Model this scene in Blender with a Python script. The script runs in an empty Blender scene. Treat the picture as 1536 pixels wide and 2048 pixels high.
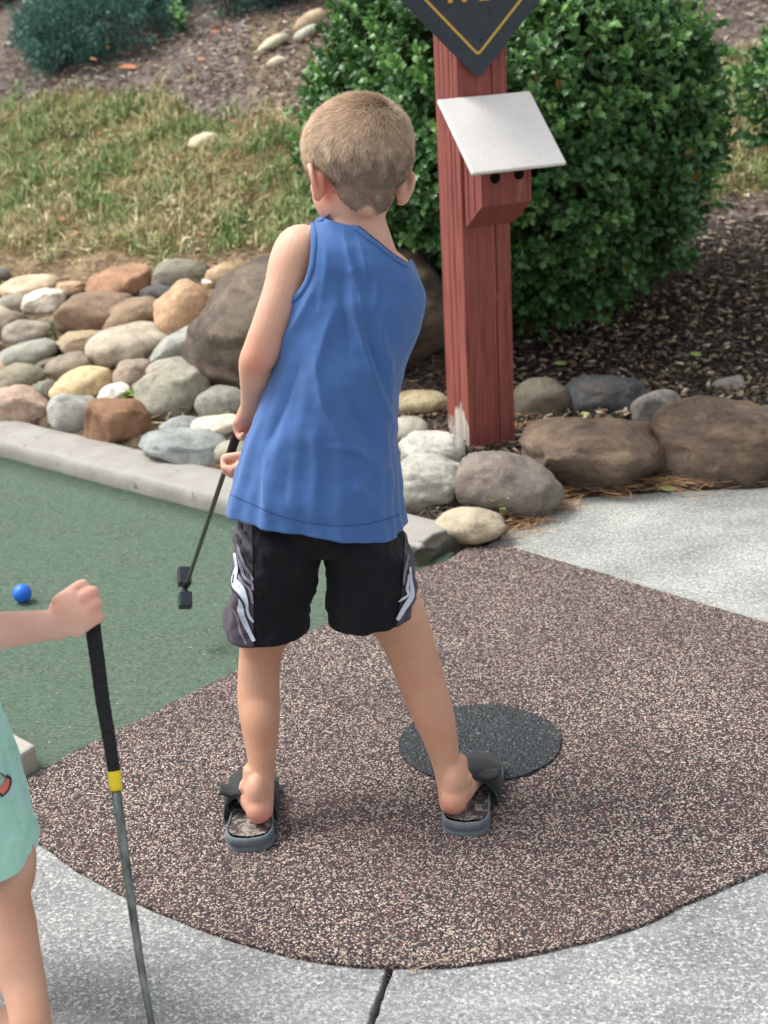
import bpy, bmesh, math, random
import numpy as np
from mathutils import Vector, Matrix, noise as mnoise
from mathutils.bvhtree import BVHTree
random.seed(7); RNG = np.random.default_rng(7)
rad = math.radians
SC = bpy.context.scene
COL = SC.collection

# ---------------------------------------------------------------- camera, world, sun, exposure
PITCH, ROLL, FPX, CAMH = rad(20), rad(3.1), 3100.0, 1.34
FWD = np.array([0, math.cos(PITCH), -math.sin(PITCH)])
_r0 = np.array([1.0, 0, 0]); _u0 = np.array([0, math.sin(PITCH), math.cos(PITCH)])
RT = math.cos(ROLL)*_r0 - math.sin(ROLL)*_u0
UP = math.sin(ROLL)*_r0 + math.cos(ROLL)*_u0
ORG = np.array([0, 0, CAMH])
cam = bpy.data.cameras.new('camera'); cam_o = bpy.data.objects.new('camera', cam); COL.objects.link(cam_o)
cam.sensor_fit = 'VERTICAL'; cam.sensor_height = 36.0; cam.lens = FPX/2048*36.0
cam.clip_start = 0.05; cam.clip_end = 400
cam_o.matrix_world = Matrix(((RT[0], UP[0], -FWD[0], 0), (RT[1], UP[1], -FWD[1], 0), (RT[2], UP[2], -FWD[2], CAMH), (0, 0, 0, 1)))
cam.dof.use_dof = True; cam.dof.focus_distance = 2.5; cam.dof.aperture_fstop = 6.3
SC.camera = cam_o

SUN_EL, SUN_AZ = 58.0, 140.0     # azimuth: degrees clockwise from +Y where the sun stands
SUN_AZ = -75.0
w = bpy.data.worlds.new('World'); SC.world = w; w.use_nodes = True
nt = w.node_tree; bg = nt.nodes['Background']
sky = nt.nodes.new('ShaderNodeTexSky'); sky.sky_type = 'NISHITA'; sky.sun_disc = False
sky.sun_elevation = rad(SUN_EL); sky.sun_rotation = rad(SUN_AZ); sky.air_density = 1.0; sky.dust_density = 4.0; sky.ozone_density = 1.0
hs = nt.nodes.new('ShaderNodeHueSaturation'); hs.inputs['Saturation'].default_value = 0.14
nt.links.new(sky.outputs[0], hs.inputs['Color']); nt.links.new(hs.outputs[0], bg.inputs['Color'])
bg.inputs['Strength'].default_value = 0.15
sl = bpy.data.lights.new('sun', 'SUN'); sl.energy = 1.5; sl.angle = rad(22); sl.color = (1.0, 0.95, 0.88)
so = bpy.data.objects.new('sun', sl); COL.objects.link(so)
sd = Vector((math.sin(rad(SUN_AZ))*math.cos(rad(SUN_EL)), math.cos(rad(SUN_AZ))*math.cos(rad(SUN_EL)), math.sin(rad(SUN_EL))))
so.rotation_euler = sd.to_track_quat('Z', 'Y').to_euler(); so.location = (0, 0, 8)
SC.view_settings.view_transform = 'Standard'; SC.view_settings.look = 'None'
SC.view_settings.gamma = 1.0; SC.view_settings.use_curve_mapping = False
SC.view_settings.exposure = 0.80

# ---------------------------------------------------------------- helpers
def ray(px, py): return FWD + (px-768)/FPX*RT - (py-1024)/FPX*UP
def G(px, py, z=0.0):
    d = ray(px, py); return ORG + (z-CAMH)/d[2]*d
def A(px, py, Y):
    d = ray(px, py); return ORG + Y/d[1]*d
def proj(v):
    v = np.atleast_2d(v) - ORG; z = v@FWD
    return np.stack([768+FPX*(v@RT)/z, 1024-FPX*(v@UP)/z], 1)
def ppm(p): return FPX/float((np.array(p)-ORG)@FWD)       # photo pixels per metre at a point
def S(r, g, b, k=1.0):
    f = lambda c: ((c/255+0.055)/1.055)**2.4 if c > 10 else c/255/12.92
    return (f(r)*k, f(g)*k, f(b)*k)
def unit(v): v = np.array(v, float); return v/np.linalg.norm(v)

def new_mesh(name, verts, faces, mat=None, cols=None, smooth=True):
    me = bpy.data.meshes.new(name)
    verts = np.asarray(verts, dtype=np.float32)
    if isinstance(faces, np.ndarray):
        n, k = faces.shape
        me.vertices.add(len(verts)); me.vertices.foreach_set('co', verts.ravel())
        me.loops.add(n*k); me.loops.foreach_set('vertex_index', faces.astype(np.int32).ravel())
        me.polygons.add(n); me.polygons.foreach_set('loop_start', np.arange(0, n*k, k, dtype=np.int32))
        me.polygons.foreach_set('loop_total', np.full(n, k, dtype=np.int32))
        me.update(calc_edges=True); me.validate()
    else:
        me.from_pydata([tuple(map(float, v)) for v in verts], [], [tuple(int(i) for i in f) for f in faces]); me.validate(); me.update()
    if cols is not None:
        a = me.color_attributes.new('Col', 'FLOAT_COLOR', 'POINT')
        c = np.ones((len(verts), 4), np.float32); c[:, :3] = cols
        a.data.foreach_set('color', c.ravel())
    if smooth: me.polygons.foreach_set('use_smooth', np.ones(len(me.polygons), bool))
    if mat: me.materials.append(mat)
    return me
def link(name, me, parent=None, **props):
    o = bpy.data.objects.new(name, me); COL.objects.link(o)
    if parent is not None: o.parent = parent
    for k, v in props.items(): o[k] = v
    return o
def thing(name, label, cat, loc=(0, 0, 0), group=None):
    o = bpy.data.objects.new(name, None); COL.objects.link(o); o.location = [float(c) for c in loc]
    o.empty_display_size = 0.05
    o['label'] = label; o['category'] = cat
    if group: o['group'] = group
    return o
def part(name, root, verts, faces, mat=None, cols=None, smooth=True, **props):
    """mesh given in world coordinates, stored relative to its (unrotated) thing"""
    base = np.zeros(3); r = root
    while r is not None: base = base + np.array(r.location); r = r.parent
    me = new_mesh(name, np.asarray(verts, float)-base, faces, mat, cols, smooth)
    return link(name, me, root, **props)

# ---- node material helper
class M:
    def __init__(s, name, rough=0.7, spec=0.4):
        s.m = bpy.data.materials.new(name); s.m.use_nodes = True
        s.t = s.m.node_tree; s.n = s.t.nodes; s.b = s.n['Principled BSDF']
        s.b.inputs['Roughness'].default_value = rough
        s.b.inputs['Specular IOR Level'].default_value = spec
    def node(s, typ, **kw):
        n = s.n.new(typ)
        for k, v in kw.items():
            if k.startswith('_'): setattr(n, k[1:], v)
            else: n.inputs[k.replace('__', ' ')].default_value = v
        return n
    def l(s, a, b): s.t.links.new(a, b)
    def coord(s, kind='geo', scale=(1, 1, 1)):
        if kind == 'geo': o = s.n.new('ShaderNodeNewGeometry').outputs['Position']
        else: o = s.n.new('ShaderNodeTexCoord').outputs['Object']
        if scale != (1, 1, 1):
            mp = s.node('ShaderNodeMapping'); mp.inputs['Scale'].default_value = scale; s.l(o, mp.inputs[0]); o = mp.outputs[0]
        return o
    def noise(s, co, scale, detail=4, rough=0.55, dist=0.0):
        n = s.node('ShaderNodeTexNoise', Scale=scale, Detail=detail, Roughness=rough, Distortion=dist); s.l(co, n.inputs['Vector']); return n.outputs['Fac']
    def vor(s, co, scale, feature='F1', rnd=1.0):
        n = s.node('ShaderNodeTexVoronoi', _feature=feature, Scale=scale, Randomness=rnd); s.l(co, n.inputs['Vector']); return n
    def ramp(s, fac, stops, interp='LINEAR'):
        n = s.n.new('ShaderNodeValToRGB'); cr = n.color_ramp; cr.interpolation = interp
        while len(cr.elements) > 1: cr.elements.remove(cr.elements[-1])
        cr.elements[0].position = stops[0][0]; cr.elements[0].color = (*stops[0][1], 1)
        for p, c in stops[1:]:
            e = cr.elements.new(p); e.color = (*c, 1)
        s.l(fac, n.inputs[0]); return n.outputs[0]
    def f(s, fac, a, b, lo=0.0, hi=1.0):
        n = s.node('ShaderNodeMapRange'); s.l(fac, n.inputs[0])
        for i, v in ((1, a), (2, b), (3, lo), (4, hi)): n.inputs[i].default_value = v
        return n.outputs[0]
    def mix(s, fac, a, b, mode='MIX'):
        n = s.n.new('ShaderNodeMix'); n.data_type = 'RGBA'; n.blend_type = mode
        for i, v in ((0, fac), (6, a), (7, b)):
            if isinstance(v, (int, float)): n.inputs[i].default_value = v
            elif isinstance(v, tuple): n.inputs[i].default_value = (*v, 1)
            else: s.l(v, n.inputs[i])
        return n.outputs[2]
    def math(s, op, a, b=0.0):
        n = s.n.new('ShaderNodeMath'); n.operation = op
        for i, v in ((0, a), (1, b)):
            if isinstance(v, (int, float)): n.inputs[i].default_value = v
            else: s.l(v, n.inputs[i])
        return n.outputs[0]
    def col(s, c):
        if isinstance(c, tuple): s.b.inputs['Base Color'].default_value = (*c, 1)
        else: s.l(c, s.b.inputs['Base Color'])
        return s
    def bump(s, h, dist=0.002, strength=1.0):
        n = s.node('ShaderNodeBump', Strength=strength, Distance=dist); s.l(h, n.inputs['Height'])
        prev = s.b.inputs['Normal']
        if prev.is_linked: s.l(prev.links[0].from_socket, n.inputs['Normal'])
        s.l(n.outputs[0], prev); return s
    def vcol(s): 
        return s.node('ShaderNodeVertexColor', _layer_name='Col').outputs[0]
def simple(name, c, rough=0.7, spec=0.4, metal=0.0):
    m = M(name, rough, spec); m.col(c); m.b.inputs['Metallic'].default_value = metal; return m.m

# ---- shape helpers
def ring_faces(nr, n, off=0, close=True):
    F = []
    for i in range(nr-1):
        for j in range(n if close else n-1):
            k = (j+1) % n
            F.append((off+i*n+j, off+i*n+k, off+(i+1)*n+k, off+(i+1)*n+j))
    return F
def catmull(P, sub):
    P = np.asarray(P, float); n = len(P)
    if sub <= 1 or n < 3: return P
    Q = np.vstack([2*P[0]-P[1], P, 2*P[-1]-P[-2]]); out = []
    for i in range(n-1):
        a, b, c, d = Q[i], Q[i+1], Q[i+2], Q[i+3]
        for k in range(sub):
            t = k/sub
            out.append(0.5*((2*b)+(c-a)*t+(2*a-5*b+4*c-d)*t*t+(3*b-a-3*c+d)*t**3))
    out.append(P[-1]); return np.array(out)
def loft(rings, n=28, power=2.0, cap=True, sub=4):
    """rings: (centre, half-axis A, half-axis B)"""
    R = catmull(np.array([np.concatenate([np.array(c, float), np.array(a, float), np.array(b, float)]) for c, a, b in rings]), sub)
    th = np.linspace(0, 2*math.pi, n, endpoint=False)
    ct, st = np.cos(th), np.sin(th)
    ct = np.sign(ct)*np.abs(ct)**(2/power); st = np.sign(st)*np.abs(st)**(2/power)
    V = (R[:, None, :3] + ct[None, :, None]*R[:, None, 3:6] + st[None, :, None]*R[:, None, 6:9]).reshape(-1, 3)
    F = ring_faces(len(R), n)
    if cap:
        V = np.vstack([V, R[0, :3], R[-1, :3]]); a, b = len(V)-2, len(V)-1; o = (len(R)-1)*n
        F += [(a, (j+1) % n, j) for j in range(n)] + [(b, o+j, o+(j+1) % n) for j in range(n)]
    return V, F
def limb(pts, r, r2=None, side=(1, 0, 0), n=20, sub=5, round_ends=True):
    """tube through pts; r = half widths along side, r2 across it; ends rounded"""
    pts = [np.array(p, float) for p in pts]; r = list(r); r2 = list(r2 or r)
    P = catmull(np.array([[*p, a, b] for p, a, b in zip(pts, r, r2)]), sub)
    T = np.gradient(P[:, :3], axis=0); T /= np.linalg.norm(T, axis=1)[:, None]
    rings = []
    def fr(t):
        s = np.array(side, float); s = s - t*(s@t); s /= np.linalg.norm(s); return s, np.cross(t, s)
    if round_ends:
        s, u = fr(T[0])
        for k in (0.995, 0.85, 0.5): 
            c = math.sqrt(1-k*k); rings.append((P[0, :3]-T[0]*P[0, 3]*k, s*P[0, 3]*c, u*P[0, 4]*c))
    for p, t in zip(P, T):
        s, u = fr(t); rings.append((p[:3], s*p[3], u*p[4]))
    if round_ends:
        s, u = fr(T[-1])
        for k in (0.5, 0.85, 0.995): 
            c = math.sqrt(1-k*k); rings.append((P[-1, :3]+T[-1]*P[-1, 3]*k, s*P[-1, 3]*c, u*P[-1, 4]*c))
    return loft(rings, n, sub=1)
def ellipsoid(c, r, rot=None, n=24, m=14):
    th = np.linspace(0, 2*math.pi, n, endpoint=False); ph = np.linspace(0, math.pi, m+2)[1:-1]
    V = np.array([[math.sin(p)*math.cos(t), math.sin(p)*math.sin(t), math.cos(p)] for p in ph for t in th] + [[0, 0, 1], [0, 0, -1]])
    F = ring_faces(m, n); N = n*m
    F += [(N, (j+1) % n, j) for j in range(n)] + [(N+1, (m-1)*n+j, (m-1)*n+(j+1) % n) for j in range(n)]
    V = V*np.array(r)
    if rot is not None: V = V@np.array(rot).T
    return V+np.array(c), F
def join(parts):
    V, F, o = [], [], 0
    for v, f in parts:
        V.append(np.asarray(v, float)); F += [tuple(i+o for i in q) for q in f]; o += len(v)
    return np.vstack(V), F
def box(c, ax, ay, az):
    c = np.array(c, float); V = [c+np.array(ax)*i+np.array(ay)*j+np.array(az)*k for i in (-1, 1) for j in (-1, 1) for k in (-1, 1)]
    return np.array(V), [(0, 1, 3, 2), (4, 6, 7, 5), (0, 4, 5, 1), (2, 3, 7, 6), (0, 2, 6, 4), (1, 5, 7, 3)]
def bevelled(V, F, width=0.003, seg=2):
    bm = bmesh.new(); vs = [bm.verts.new(v) for v in V]
    for f in F: bm.faces.new([vs[i] for i in f])
    bmesh.ops.recalc_face_normals(bm, faces=bm.faces)
    bmesh.ops.bevel(bm, geom=[e for e in bm.edges if len(e.link_faces) == 2 and e.calc_face_angle(0) > 0.4], offset=width, segments=seg, affect='EDGES', profile=0.5)
    bm.verts.index_update()
    out = np.array([v.co[:] for v in bm.verts]), [tuple(v.index for v in f.verts) for f in bm.faces]
    bm.free(); return out
def fuse(V, F, voxel=0.003, smooth=6, fac=0.5):
    """voxel union of closed pieces into ONE continuous surface"""
    me = new_mesh('tmp', V, F); o = bpy.data.objects.new('tmp', me); COL.objects.link(o)
    bm = bmesh.new(); bm.from_mesh(me); bmesh.ops.recalc_face_normals(bm, faces=bm.faces); bm.to_mesh(me); bm.free()
    r = o.modifiers.new('r', 'REMESH'); r.mode = 'VOXEL'; r.voxel_size = voxel; r.adaptivity = 0
    if smooth:
        s = o.modifiers.new('s', 'SMOOTH'); s.iterations = smooth; s.factor = fac
    dg = bpy.context.evaluated_depsgraph_get(); dg.update()
    e = o.evaluated_get(dg); m2 = e.to_mesh()
    V2 = np.empty(len(m2.vertices)*3, np.float32); m2.vertices.foreach_get('co', V2); V2 = V2.reshape(-1, 3).astype(float)
    F2 = [tuple(p.vertices) for p in m2.polygons]
    e.to_mesh_clear(); bpy.data.objects.remove(o); bpy.data.meshes.remove(me)
    return V2, F2
def fbm(V, scale, octaves=3, seed=0.0):
    out = np.empty(len(V)); off = Vector((seed*13.1, seed*7.7, seed*3.3))
    for i, v in enumerate(V): out[i] = mnoise.fractal(Vector(v)*scale+off, 1.0, 2.0, octaves)
    return out
def bvh(V, F): return BVHTree.FromPolygons([Vector(v) for v in V], F)
def cast(tree, px, py):
    d = Vector(ray(px, py)).normalized(); h = tree.ray_cast(Vector(ORG), d)
    return (np.array(h[0]), np.array(h[1])) if h[0] is not None else (None, None)
def in_poly(P, poly):
    P = np.atleast_2d(P); poly = np.asarray(poly, float); x, y = P[:, 0], P[:, 1]; c = np.zeros(len(P), bool)
    n = len(poly)
    for i in range(n):
        a, b = poly[i], poly[(i+1) % n]
        cond = ((a[1] > y) != (b[1] > y))
        with np.errstate(divide='ignore', invalid='ignore'):
            xi = (b[0]-a[0])*(y-a[1])/(b[1]-a[1])+a[0]
        c ^= cond & (x < xi)
    return c
def slab(name, poly, z0, z1, mat, jag=0.0, step=0.02, bevel=0.0, parent=None, **props):
    """extruded flat polygon with subdivided, slightly uneven outline"""
    poly = [np.array(p[:2], float) for p in poly]; pts = []
    for i in range(len(poly)):
        a, b = poly[i], poly[(i+1) % len(poly)]; L = np.linalg.norm(b-a); k = max(1, int(L/step)) if L < 4 else 1
        nrm = np.array([-(b-a)[1], (b-a)[0]])/max(L, 1e-6)
        for j in range(k):
            p = a+(b-a)*j/k
            if jag: p = p+nrm*jag*(mnoise.noise(Vector((p[0]*14, p[1]*14, 0)))+0.6*mnoise.noise(Vector((p[0]*60, p[1]*60, 3))))
            pts.append(p)
    bm = bmesh.new(); vs = [bm.verts.new((p[0], p[1], z1)) for p in pts]
    f = bm.faces.new(vs); f.normal_update()
    if f.normal.z < 0: f.normal_flip()
    r = bmesh.ops.extrude_face_region(bm, geom=[f])
    bmesh.ops.translate(bm, verts=[v for v in r['geom'] if isinstance(v, bmesh.types.BMVert)], vec=(0, 0, 0))
    top = [g for g in r['geom'] if isinstance(g, bmesh.types.BMFace)][0]; tv = set(top.verts)
    for v in bm.verts:
        if v not in tv: v.co.z = z0
    if bevel:
        bmesh.ops.bevel(bm, geom=[e for e in top.edges], offset=bevel, segments=3, affect='EDGES', profile=0.6)
    bmesh.ops.recalc_face_normals(bm, faces=bm.faces)
    me = bpy.data.meshes.new(name); bm.to_mesh(me); bm.free(); me.materials.append(mat)
    return link(name, me, parent, **props)

# ---------------------------------------------------------------- terrain
CURB_DIR = unit([1.0, -0.87, 0])
def curb_front(x): return 3.318+(0.05-x)*0.87
def front(x):
    x = np.asarray(x, float)
    left = curb_front(x)+0.22
    right = np.interp(x, [0.15, 0.27, 0.36, 0.44, 0.72, 0.98, 3, 6], [3.40, 3.43, 3.60, 3.70, 3.715, 3.71, 3.75, 3.8])
    return np.where(x < 0.15, left, right)
def terr(x, y):
    x = np.asarray(x, float); y = np.asarray(y, float); s = y-front(x)
    sl = np.clip(s, 0, None)
    L = 0.03+np.interp(sl, [0, 1.0, 1.6, 2.4, 3.6, 6, 12, 60], [0, .24, .40, .67, 1.12, 2.0, 3.4, 6])
    Rr = 0.015+np.interp(sl, [0, 0.9, 1.6, 2.6, 3.8, 6, 12, 60], [0, .04, .18, .52, 1.00, 1.9, 3.4, 6])
    t = np.clip((x+0.5)/0.9, 0, 1); t = t*t*(3-2*t)
    z = L*(1-t)+Rr*t
    z = z+0.012*np.sin(x*3.1+y*1.7)*np.clip(sl, 0, 1)+0.008*np.sin(x*7.7-y*5.3)*np.clip(sl, 0, 1)
    return np.where(s < 0, -0.075, z)
def hit(px, py, lift=0.0):
    d = ray(px, py); t = 2.6
    while t < 40:
        p = ORG+d*t
        if p[2] < float(terr(p[0], p[1]))+lift: break
        t += 0.02
    for k in range(10):
        t -= 0.02/2**(k+1)*(1 if ORG[2]+d[2]*t < float(terr(*(ORG+d*t)[:2]))+lift else -1)
    return ORG+d*t
# ================================================================ SETTING
# --- materials of the ground
m = M('mulch_soil', 0.95, 0.2); co = m.coord()
v = m.vcol(); n1 = m.noise(co, 45, 6, 0.7); n2 = m.noise(co, 9, 4, 0.6); n3 = m.noise(co, 260, 2, 0.6)
c = m.mix(1.0, v, m.ramp(n1, [(0.3, (.45, .43, .42)), (0.5, (.95, .95, .95)), (0.72, (1.7, 1.65, 1.55))]), 'MULTIPLY')
c = m.mix(1.0, c, m.ramp(n2, [(0.3, (.75, .75, .75)), (0.7, (1.25, 1.22, 1.2))]), 'MULTIPLY')
m.col(c); m.bump(m.math('ADD', n1, m.math('MULTIPLY', n3, 0.4)), 0.02); M_SOIL = m.m

GRASS_PX = [(-120, 205), (0, 200), (150, 180), (330, 190), (420, 250), (610, 245), (900, 215), (1380, 105), (1536, 100), (1800, 90),
            (1900, 400), (1536, 385), (1400, 405), (1330, 400), (1000, 440), (700, 470), (620, 480), (540, 500), (420, 505), (300, 522), (200, 505), (0, 508), (-150, 500)]
GRASS = np.array([hit(*p)[:2] for p in GRASS_PX])
xs = np.unique(np.concatenate([np.linspace(-60, -4, 15), np.linspace(-4, -1.9, 20), np.arange(-1.9, 2.6, 0.035), np.linspace(2.6, 5, 20), np.linspace(5, 60, 15)]))
ys = np.unique(np.concatenate([np.linspace(-60, 1, 14), np.linspace(1, 3.2, 12), np.arange(3.2, 7.2, 0.035), np.linspace(7.2, 12, 50), np.linspace(12, 100, 20)]))
X, Y = np.meshgrid(xs, ys); Z = terr(X, Y)
V = np.stack([X.ravel(), Y.ravel(), Z.ravel()], 1)
s_ = (Y-front(X)).ravel()
near = (np.abs(V[:, 0]) < 3) & (V[:, 1] > 3) & (V[:, 1] < 9) & (s_ > 0.05)
nz = np.zeros(len(V)); nz[near] = fbm(V[near], 6, 4, 1); V[:, 2] += nz*0.018
big = np.zeros(len(V)); big[near] = fbm(V[near], 1.6, 3, 5)
wob = V[:, :2].copy(); wob[near] += np.stack([nz[near], big[near]], 1)*0.05
ing = in_poly(wob, GRASS)
col = np.tile(np.array(S(132, 121, 114)), (len(V), 1))               # mulch
tan = np.array(S(160, 140, 112)); dark = np.array(S(80, 72, 67))
far_right = (V[:, 0] > 0.2) & (s_ < 2.0)
col[far_right] = dark  # right bed: shade of bush and trees put into the mulch colour
lft = (V[:, 0] < -0.15) & (s_ < 1.75); col[lft] = S(118, 102, 84)
strip = (V[:, 0] < 0.3) & (s_ > 1.0) & (s_ < 1.7); col[strip] = tan
t = np.clip(0.5+big*1.2, 0, 1)[:, None]
up_ = (s_ > 2.1) & (V[:, 0] > -0.5) & (V[:, 0] < 0.6); col[up_] = (col*(1-t)+np.array(S(150, 133, 108))*t)[up_]
col[ing] = (np.array(S(122, 113, 74))*(1-t)+np.array(S(140, 124, 92))*t)[ing]
nxx = len(xs); idx = np.arange(len(V)).reshape(len(ys), nxx)
F = np.stack([idx[:-1, :-1], idx[:-1, 1:], idx[1:, 1:], idx[1:, :-1]], -1).reshape(-1, 4)
me = new_mesh('ground', V, F, M_SOIL, col); link('ground', me, kind='structure')

# --- concrete
def concrete(name, base, white, spot=1.0):
    m = M(name, 0.9, 0.25); co = m.coord()
    a = m.noise(co, 4, 5, 0.6); b = m.noise(co, 125, 7, 0.9); g = m.vor(co, 330).outputs['Distance']; st = m.noise(m.coord('geo', (1, 3.0, 1)), 3, 3, 0.6)
    k = m.math('ADD', m.math('MULTIPLY', b, 1.0), m.math('MULTIPLY', a, 0.26))
    c = m.ramp(k, [(0.50, tuple(x*0.40 for x in base)), (0.59, tuple(x*0.80 for x in base)), (0.66, base), (0.76, white)])
    d = m.noise(co, 90, 3, 0.6, 0.5); c = m.mix(m.f(d, 0.70, 0.78, 0, 0.55*spot), c, tuple(x*0.35 for x in base))
    c = m.mix(m.f(st, 0.5, 0.8, 0, 0.25), c, white)
    vv = m.vor(co, 250); sp_ = m.n.new('ShaderNodeSeparateColor'); m.l(vv.outputs['Color'], sp_.inputs[0]); c = m.mix(m.f(sp_.outputs[0], 0.80, 0.88, 0, 0.42), c, white); c = m.mix(m.f(sp_.outputs[1], 0.86, 0.92, 0, 0.38), c, tuple(x*0.45 for x in base))
    br = m.noise(co, 2.3, 3, 0.5); c = m.mix(m.f(br, 0.58, 0.8, 0, 0.3), c, S(150, 135, 112))
    m.col(c); m.bump(m.math('ADD', b, m.math('MULTIPLY', g, 0.5)), 0.0018); return m.m
M_CONC = concrete('worn_concrete', S(150, 152, 152, .95), S(232, 233, 231, .95))
M_CONC2 = concrete('path_concrete', S(160, 162, 157, .95), S(215, 217, 213, .95), 0.4)
R2 = [G(1010, 1095), G(1200, 1150), G(1330, 1190), G(1450, 1225), G(1536, 1250)]
# joint between the two front slabs
j0, j1 = np.array([-0.016, 1.86]), np.array([-0.055, 1.701]); jd = (j1-j0)/np.linalg.norm(j1-j0); jfar = j0-jd*0.1; jn = j0+jd*3.5; perp = np.array([-jd[1], jd[0]])
gap = 0.0045
slab('pavement', [jfar-perp*gap*-1, (-0.0+0.1, 2.3), (4, 2.3), (4, -2), jn+perp*gap], -0.06, 0.0, M_CONC, 0.0025, 0.012, 0.004, kind='structure')
slab('pavement', [jfar-perp*gap, jn-perp*gap, (-4, -2), (-4, 2.35), (-0.1, 2.35)], -0.06, 0.0, M_CONC, 0.0025, 0.012, 0.004, kind='structure')
pth = [(0.19, 3.36), (0.262, 3.44), (0.36, 3.605), (0.435, 3.702), (0.717, 3.713), (0.979, 3.709), (3.5, 3.72), (3.5, 2.31), (0.05, 2.31)]
slab('path', pth, -0.06, 0.001, M_CONC2, 0.003, 0.02, 0.004, kind='structure')

# --- green playing carpet
m = M('green_carpet', 0.95, 0.15); co = m.coord()
a = m.noise(co, 420, 3, 0.7); b = m.noise(co, 5, 4, 0.6); cc = m.noise(m.coord('geo', (1, 1.6, 1)), 130, 4, 0.7)
c = m.ramp(cc, [(0.3, S(60, 73, 63)), (0.5, S(90, 107, 93)), (0.72, S(118, 135, 121))])
c = m.mix(m.f(a, 0.55, 0.8, 0, 0.5), c, S(52, 68, 56)); c = m.mix(m.f(b, 0.4, 0.75, 0, 0.35), c, S(88, 108, 92)); sc_1 = m.noise(co, 22, 5, 0.7, 0.8); c = m.mix(m.f(sc_1, 0.60, 0.74, 0, 0.35), c, S(66, 80, 66))
# ground-in dirt along the kerb foot
sx = m.n.new('ShaderNodeSeparateXYZ'); m.l(m.coord(), sx.inputs[0])
dd = m.math('ADD', m.math('MULTIPLY', sx.outputs[0], 0.87), sx.outputs[1])          # y+0.87x : 3.361 at the kerb
e = m.math('ADD', dd, m.math('MULTIPLY', m.math('SUBTRACT', m.noise(co, 30, 4, 0.7), 0.5), 0.10))
c = m.mix(m.f(e, 3.24, 3.345, 0, 0.75), c, S(52, 66, 54))
m.col(c); m.bump(cc, 0.004); M_CARPET = m.m
slab('playing_surface', [(-0.665, 2.38), (-0.60, 2.47), (-0.313, 2.79), (-0.148, 2.985), (0.074, 3.27), (0.135, 3.315), (0.16, 3.37), (-3, 6.05), (-3.5, 5.6), (-2.3, 2.4)], -0.05, 0.003, M_CARPET, 0.002, kind='structure')

# --- speckled rubber mat
m = M('rubber_granules', 0.85, 0.35); co = m.coord(); cs = m.coord('geo', (1, 1, 1))
ds = m.node('ShaderNodeTexNoise', Scale=120.0, Detail=2.0); m.l(co, ds.inputs['Vector'])
wv = m.mix(0.0035, co, ds.outputs['Color'], 'ADD')
vr = m.vor(wv, 390); sp = m.n.new('ShaderNodeSeparateColor'); m.l(vr.outputs['Color'], sp.inputs[0])
c = m.ramp(sp.outputs[0], [(0.0, S(40, 39, 43)), (0.22, S(68, 63, 65)), (0.40, S(98, 74, 73)), (0.50, S(130, 113, 106)), (0.60, S(72, 70, 75)), (0.70, S(184, 168, 154)), (0.82, S(208, 194, 180)), (0.91, S(126, 72, 72)), (0.96, S(54, 54, 58))], 'CONSTANT')
big_ = m.noise(co, 3, 4, 0.6); c = m.mix(m.f(big_, 0.35, 0.7, 0.0, 0.42), c, S(76, 61, 61)); st_ = m.noise(co, 11, 5, 0.7, 0.6); c = m.mix(m.f(st_, 0.58, 0.75, 0.0, 0.35), c, S(60, 56, 58))
m.col(c); m.bump(m.f(vr.outputs['Distance'], 0.0, 0.8, 1, 0), 0.0022); M_MAT = m.m
arc = [(75, 1690), (250, 1800), (480, 1890), (640, 1928), (800, 1940), (1000, 1925), (1240, 1870), (1400, 1800), (1536, 1745)]
arcw = catmull([G(*p)[:2] for p in arc], 4)
mat_poly = [(-0.60, 2.47), (-0.313, 2.79), (-0.148, 2.985), (0.074, 3.27), (0.135, 3.315), (0.19, 3.39), (0.28, 3.393)] + [tuple(p[:2]) for p in R2[1:]] + \
    [(0.93, 2.70), (0.98, 2.5), (0.9, 2.28), (0.72, 2.1)] + [tuple(p) for p in arcw[::-1]] + [(-0.70, 2.32), (-0.665, 2.385)]
slab('rubber_mat', mat_poly, -0.02, 0.007, M_MAT, 0.004, 0.012, 0.003, kind='structure')
m = M('dark_rubber', 0.7, 0.5); co = m.coord(); vr = m.vor(co, 240); sp = m.n.new('ShaderNodeSeparateColor'); m.l(vr.outputs['Color'], sp.inputs[0])
c = m.ramp(sp.outputs[0], [(0.0, S(36, 40, 43)), (0.35, S(48, 53, 56)), (0.7, S(62, 68, 71)), (0.96, S(98, 104, 106))], 'CONSTANT')
m.col(c); m.bump(m.f(vr.outputs['Distance'], 0, 0.8, 1, 0), 0.004); m.bump(m.noise(co, 60, 3), 0.002); M_DRUB = m.m
cc_ = G(960, 1495)[:2]; th = np.linspace(0, 2*math.pi, 90, endpoint=False)
slab('mat_centre_spot', [(0.147+0.144*math.cos(t), 2.44+0.141*math.sin(t)) for t in th], 0.0, 0.0115, M_DRUB, 0.003, 0.02, 0.0015, kind='structure')

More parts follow.
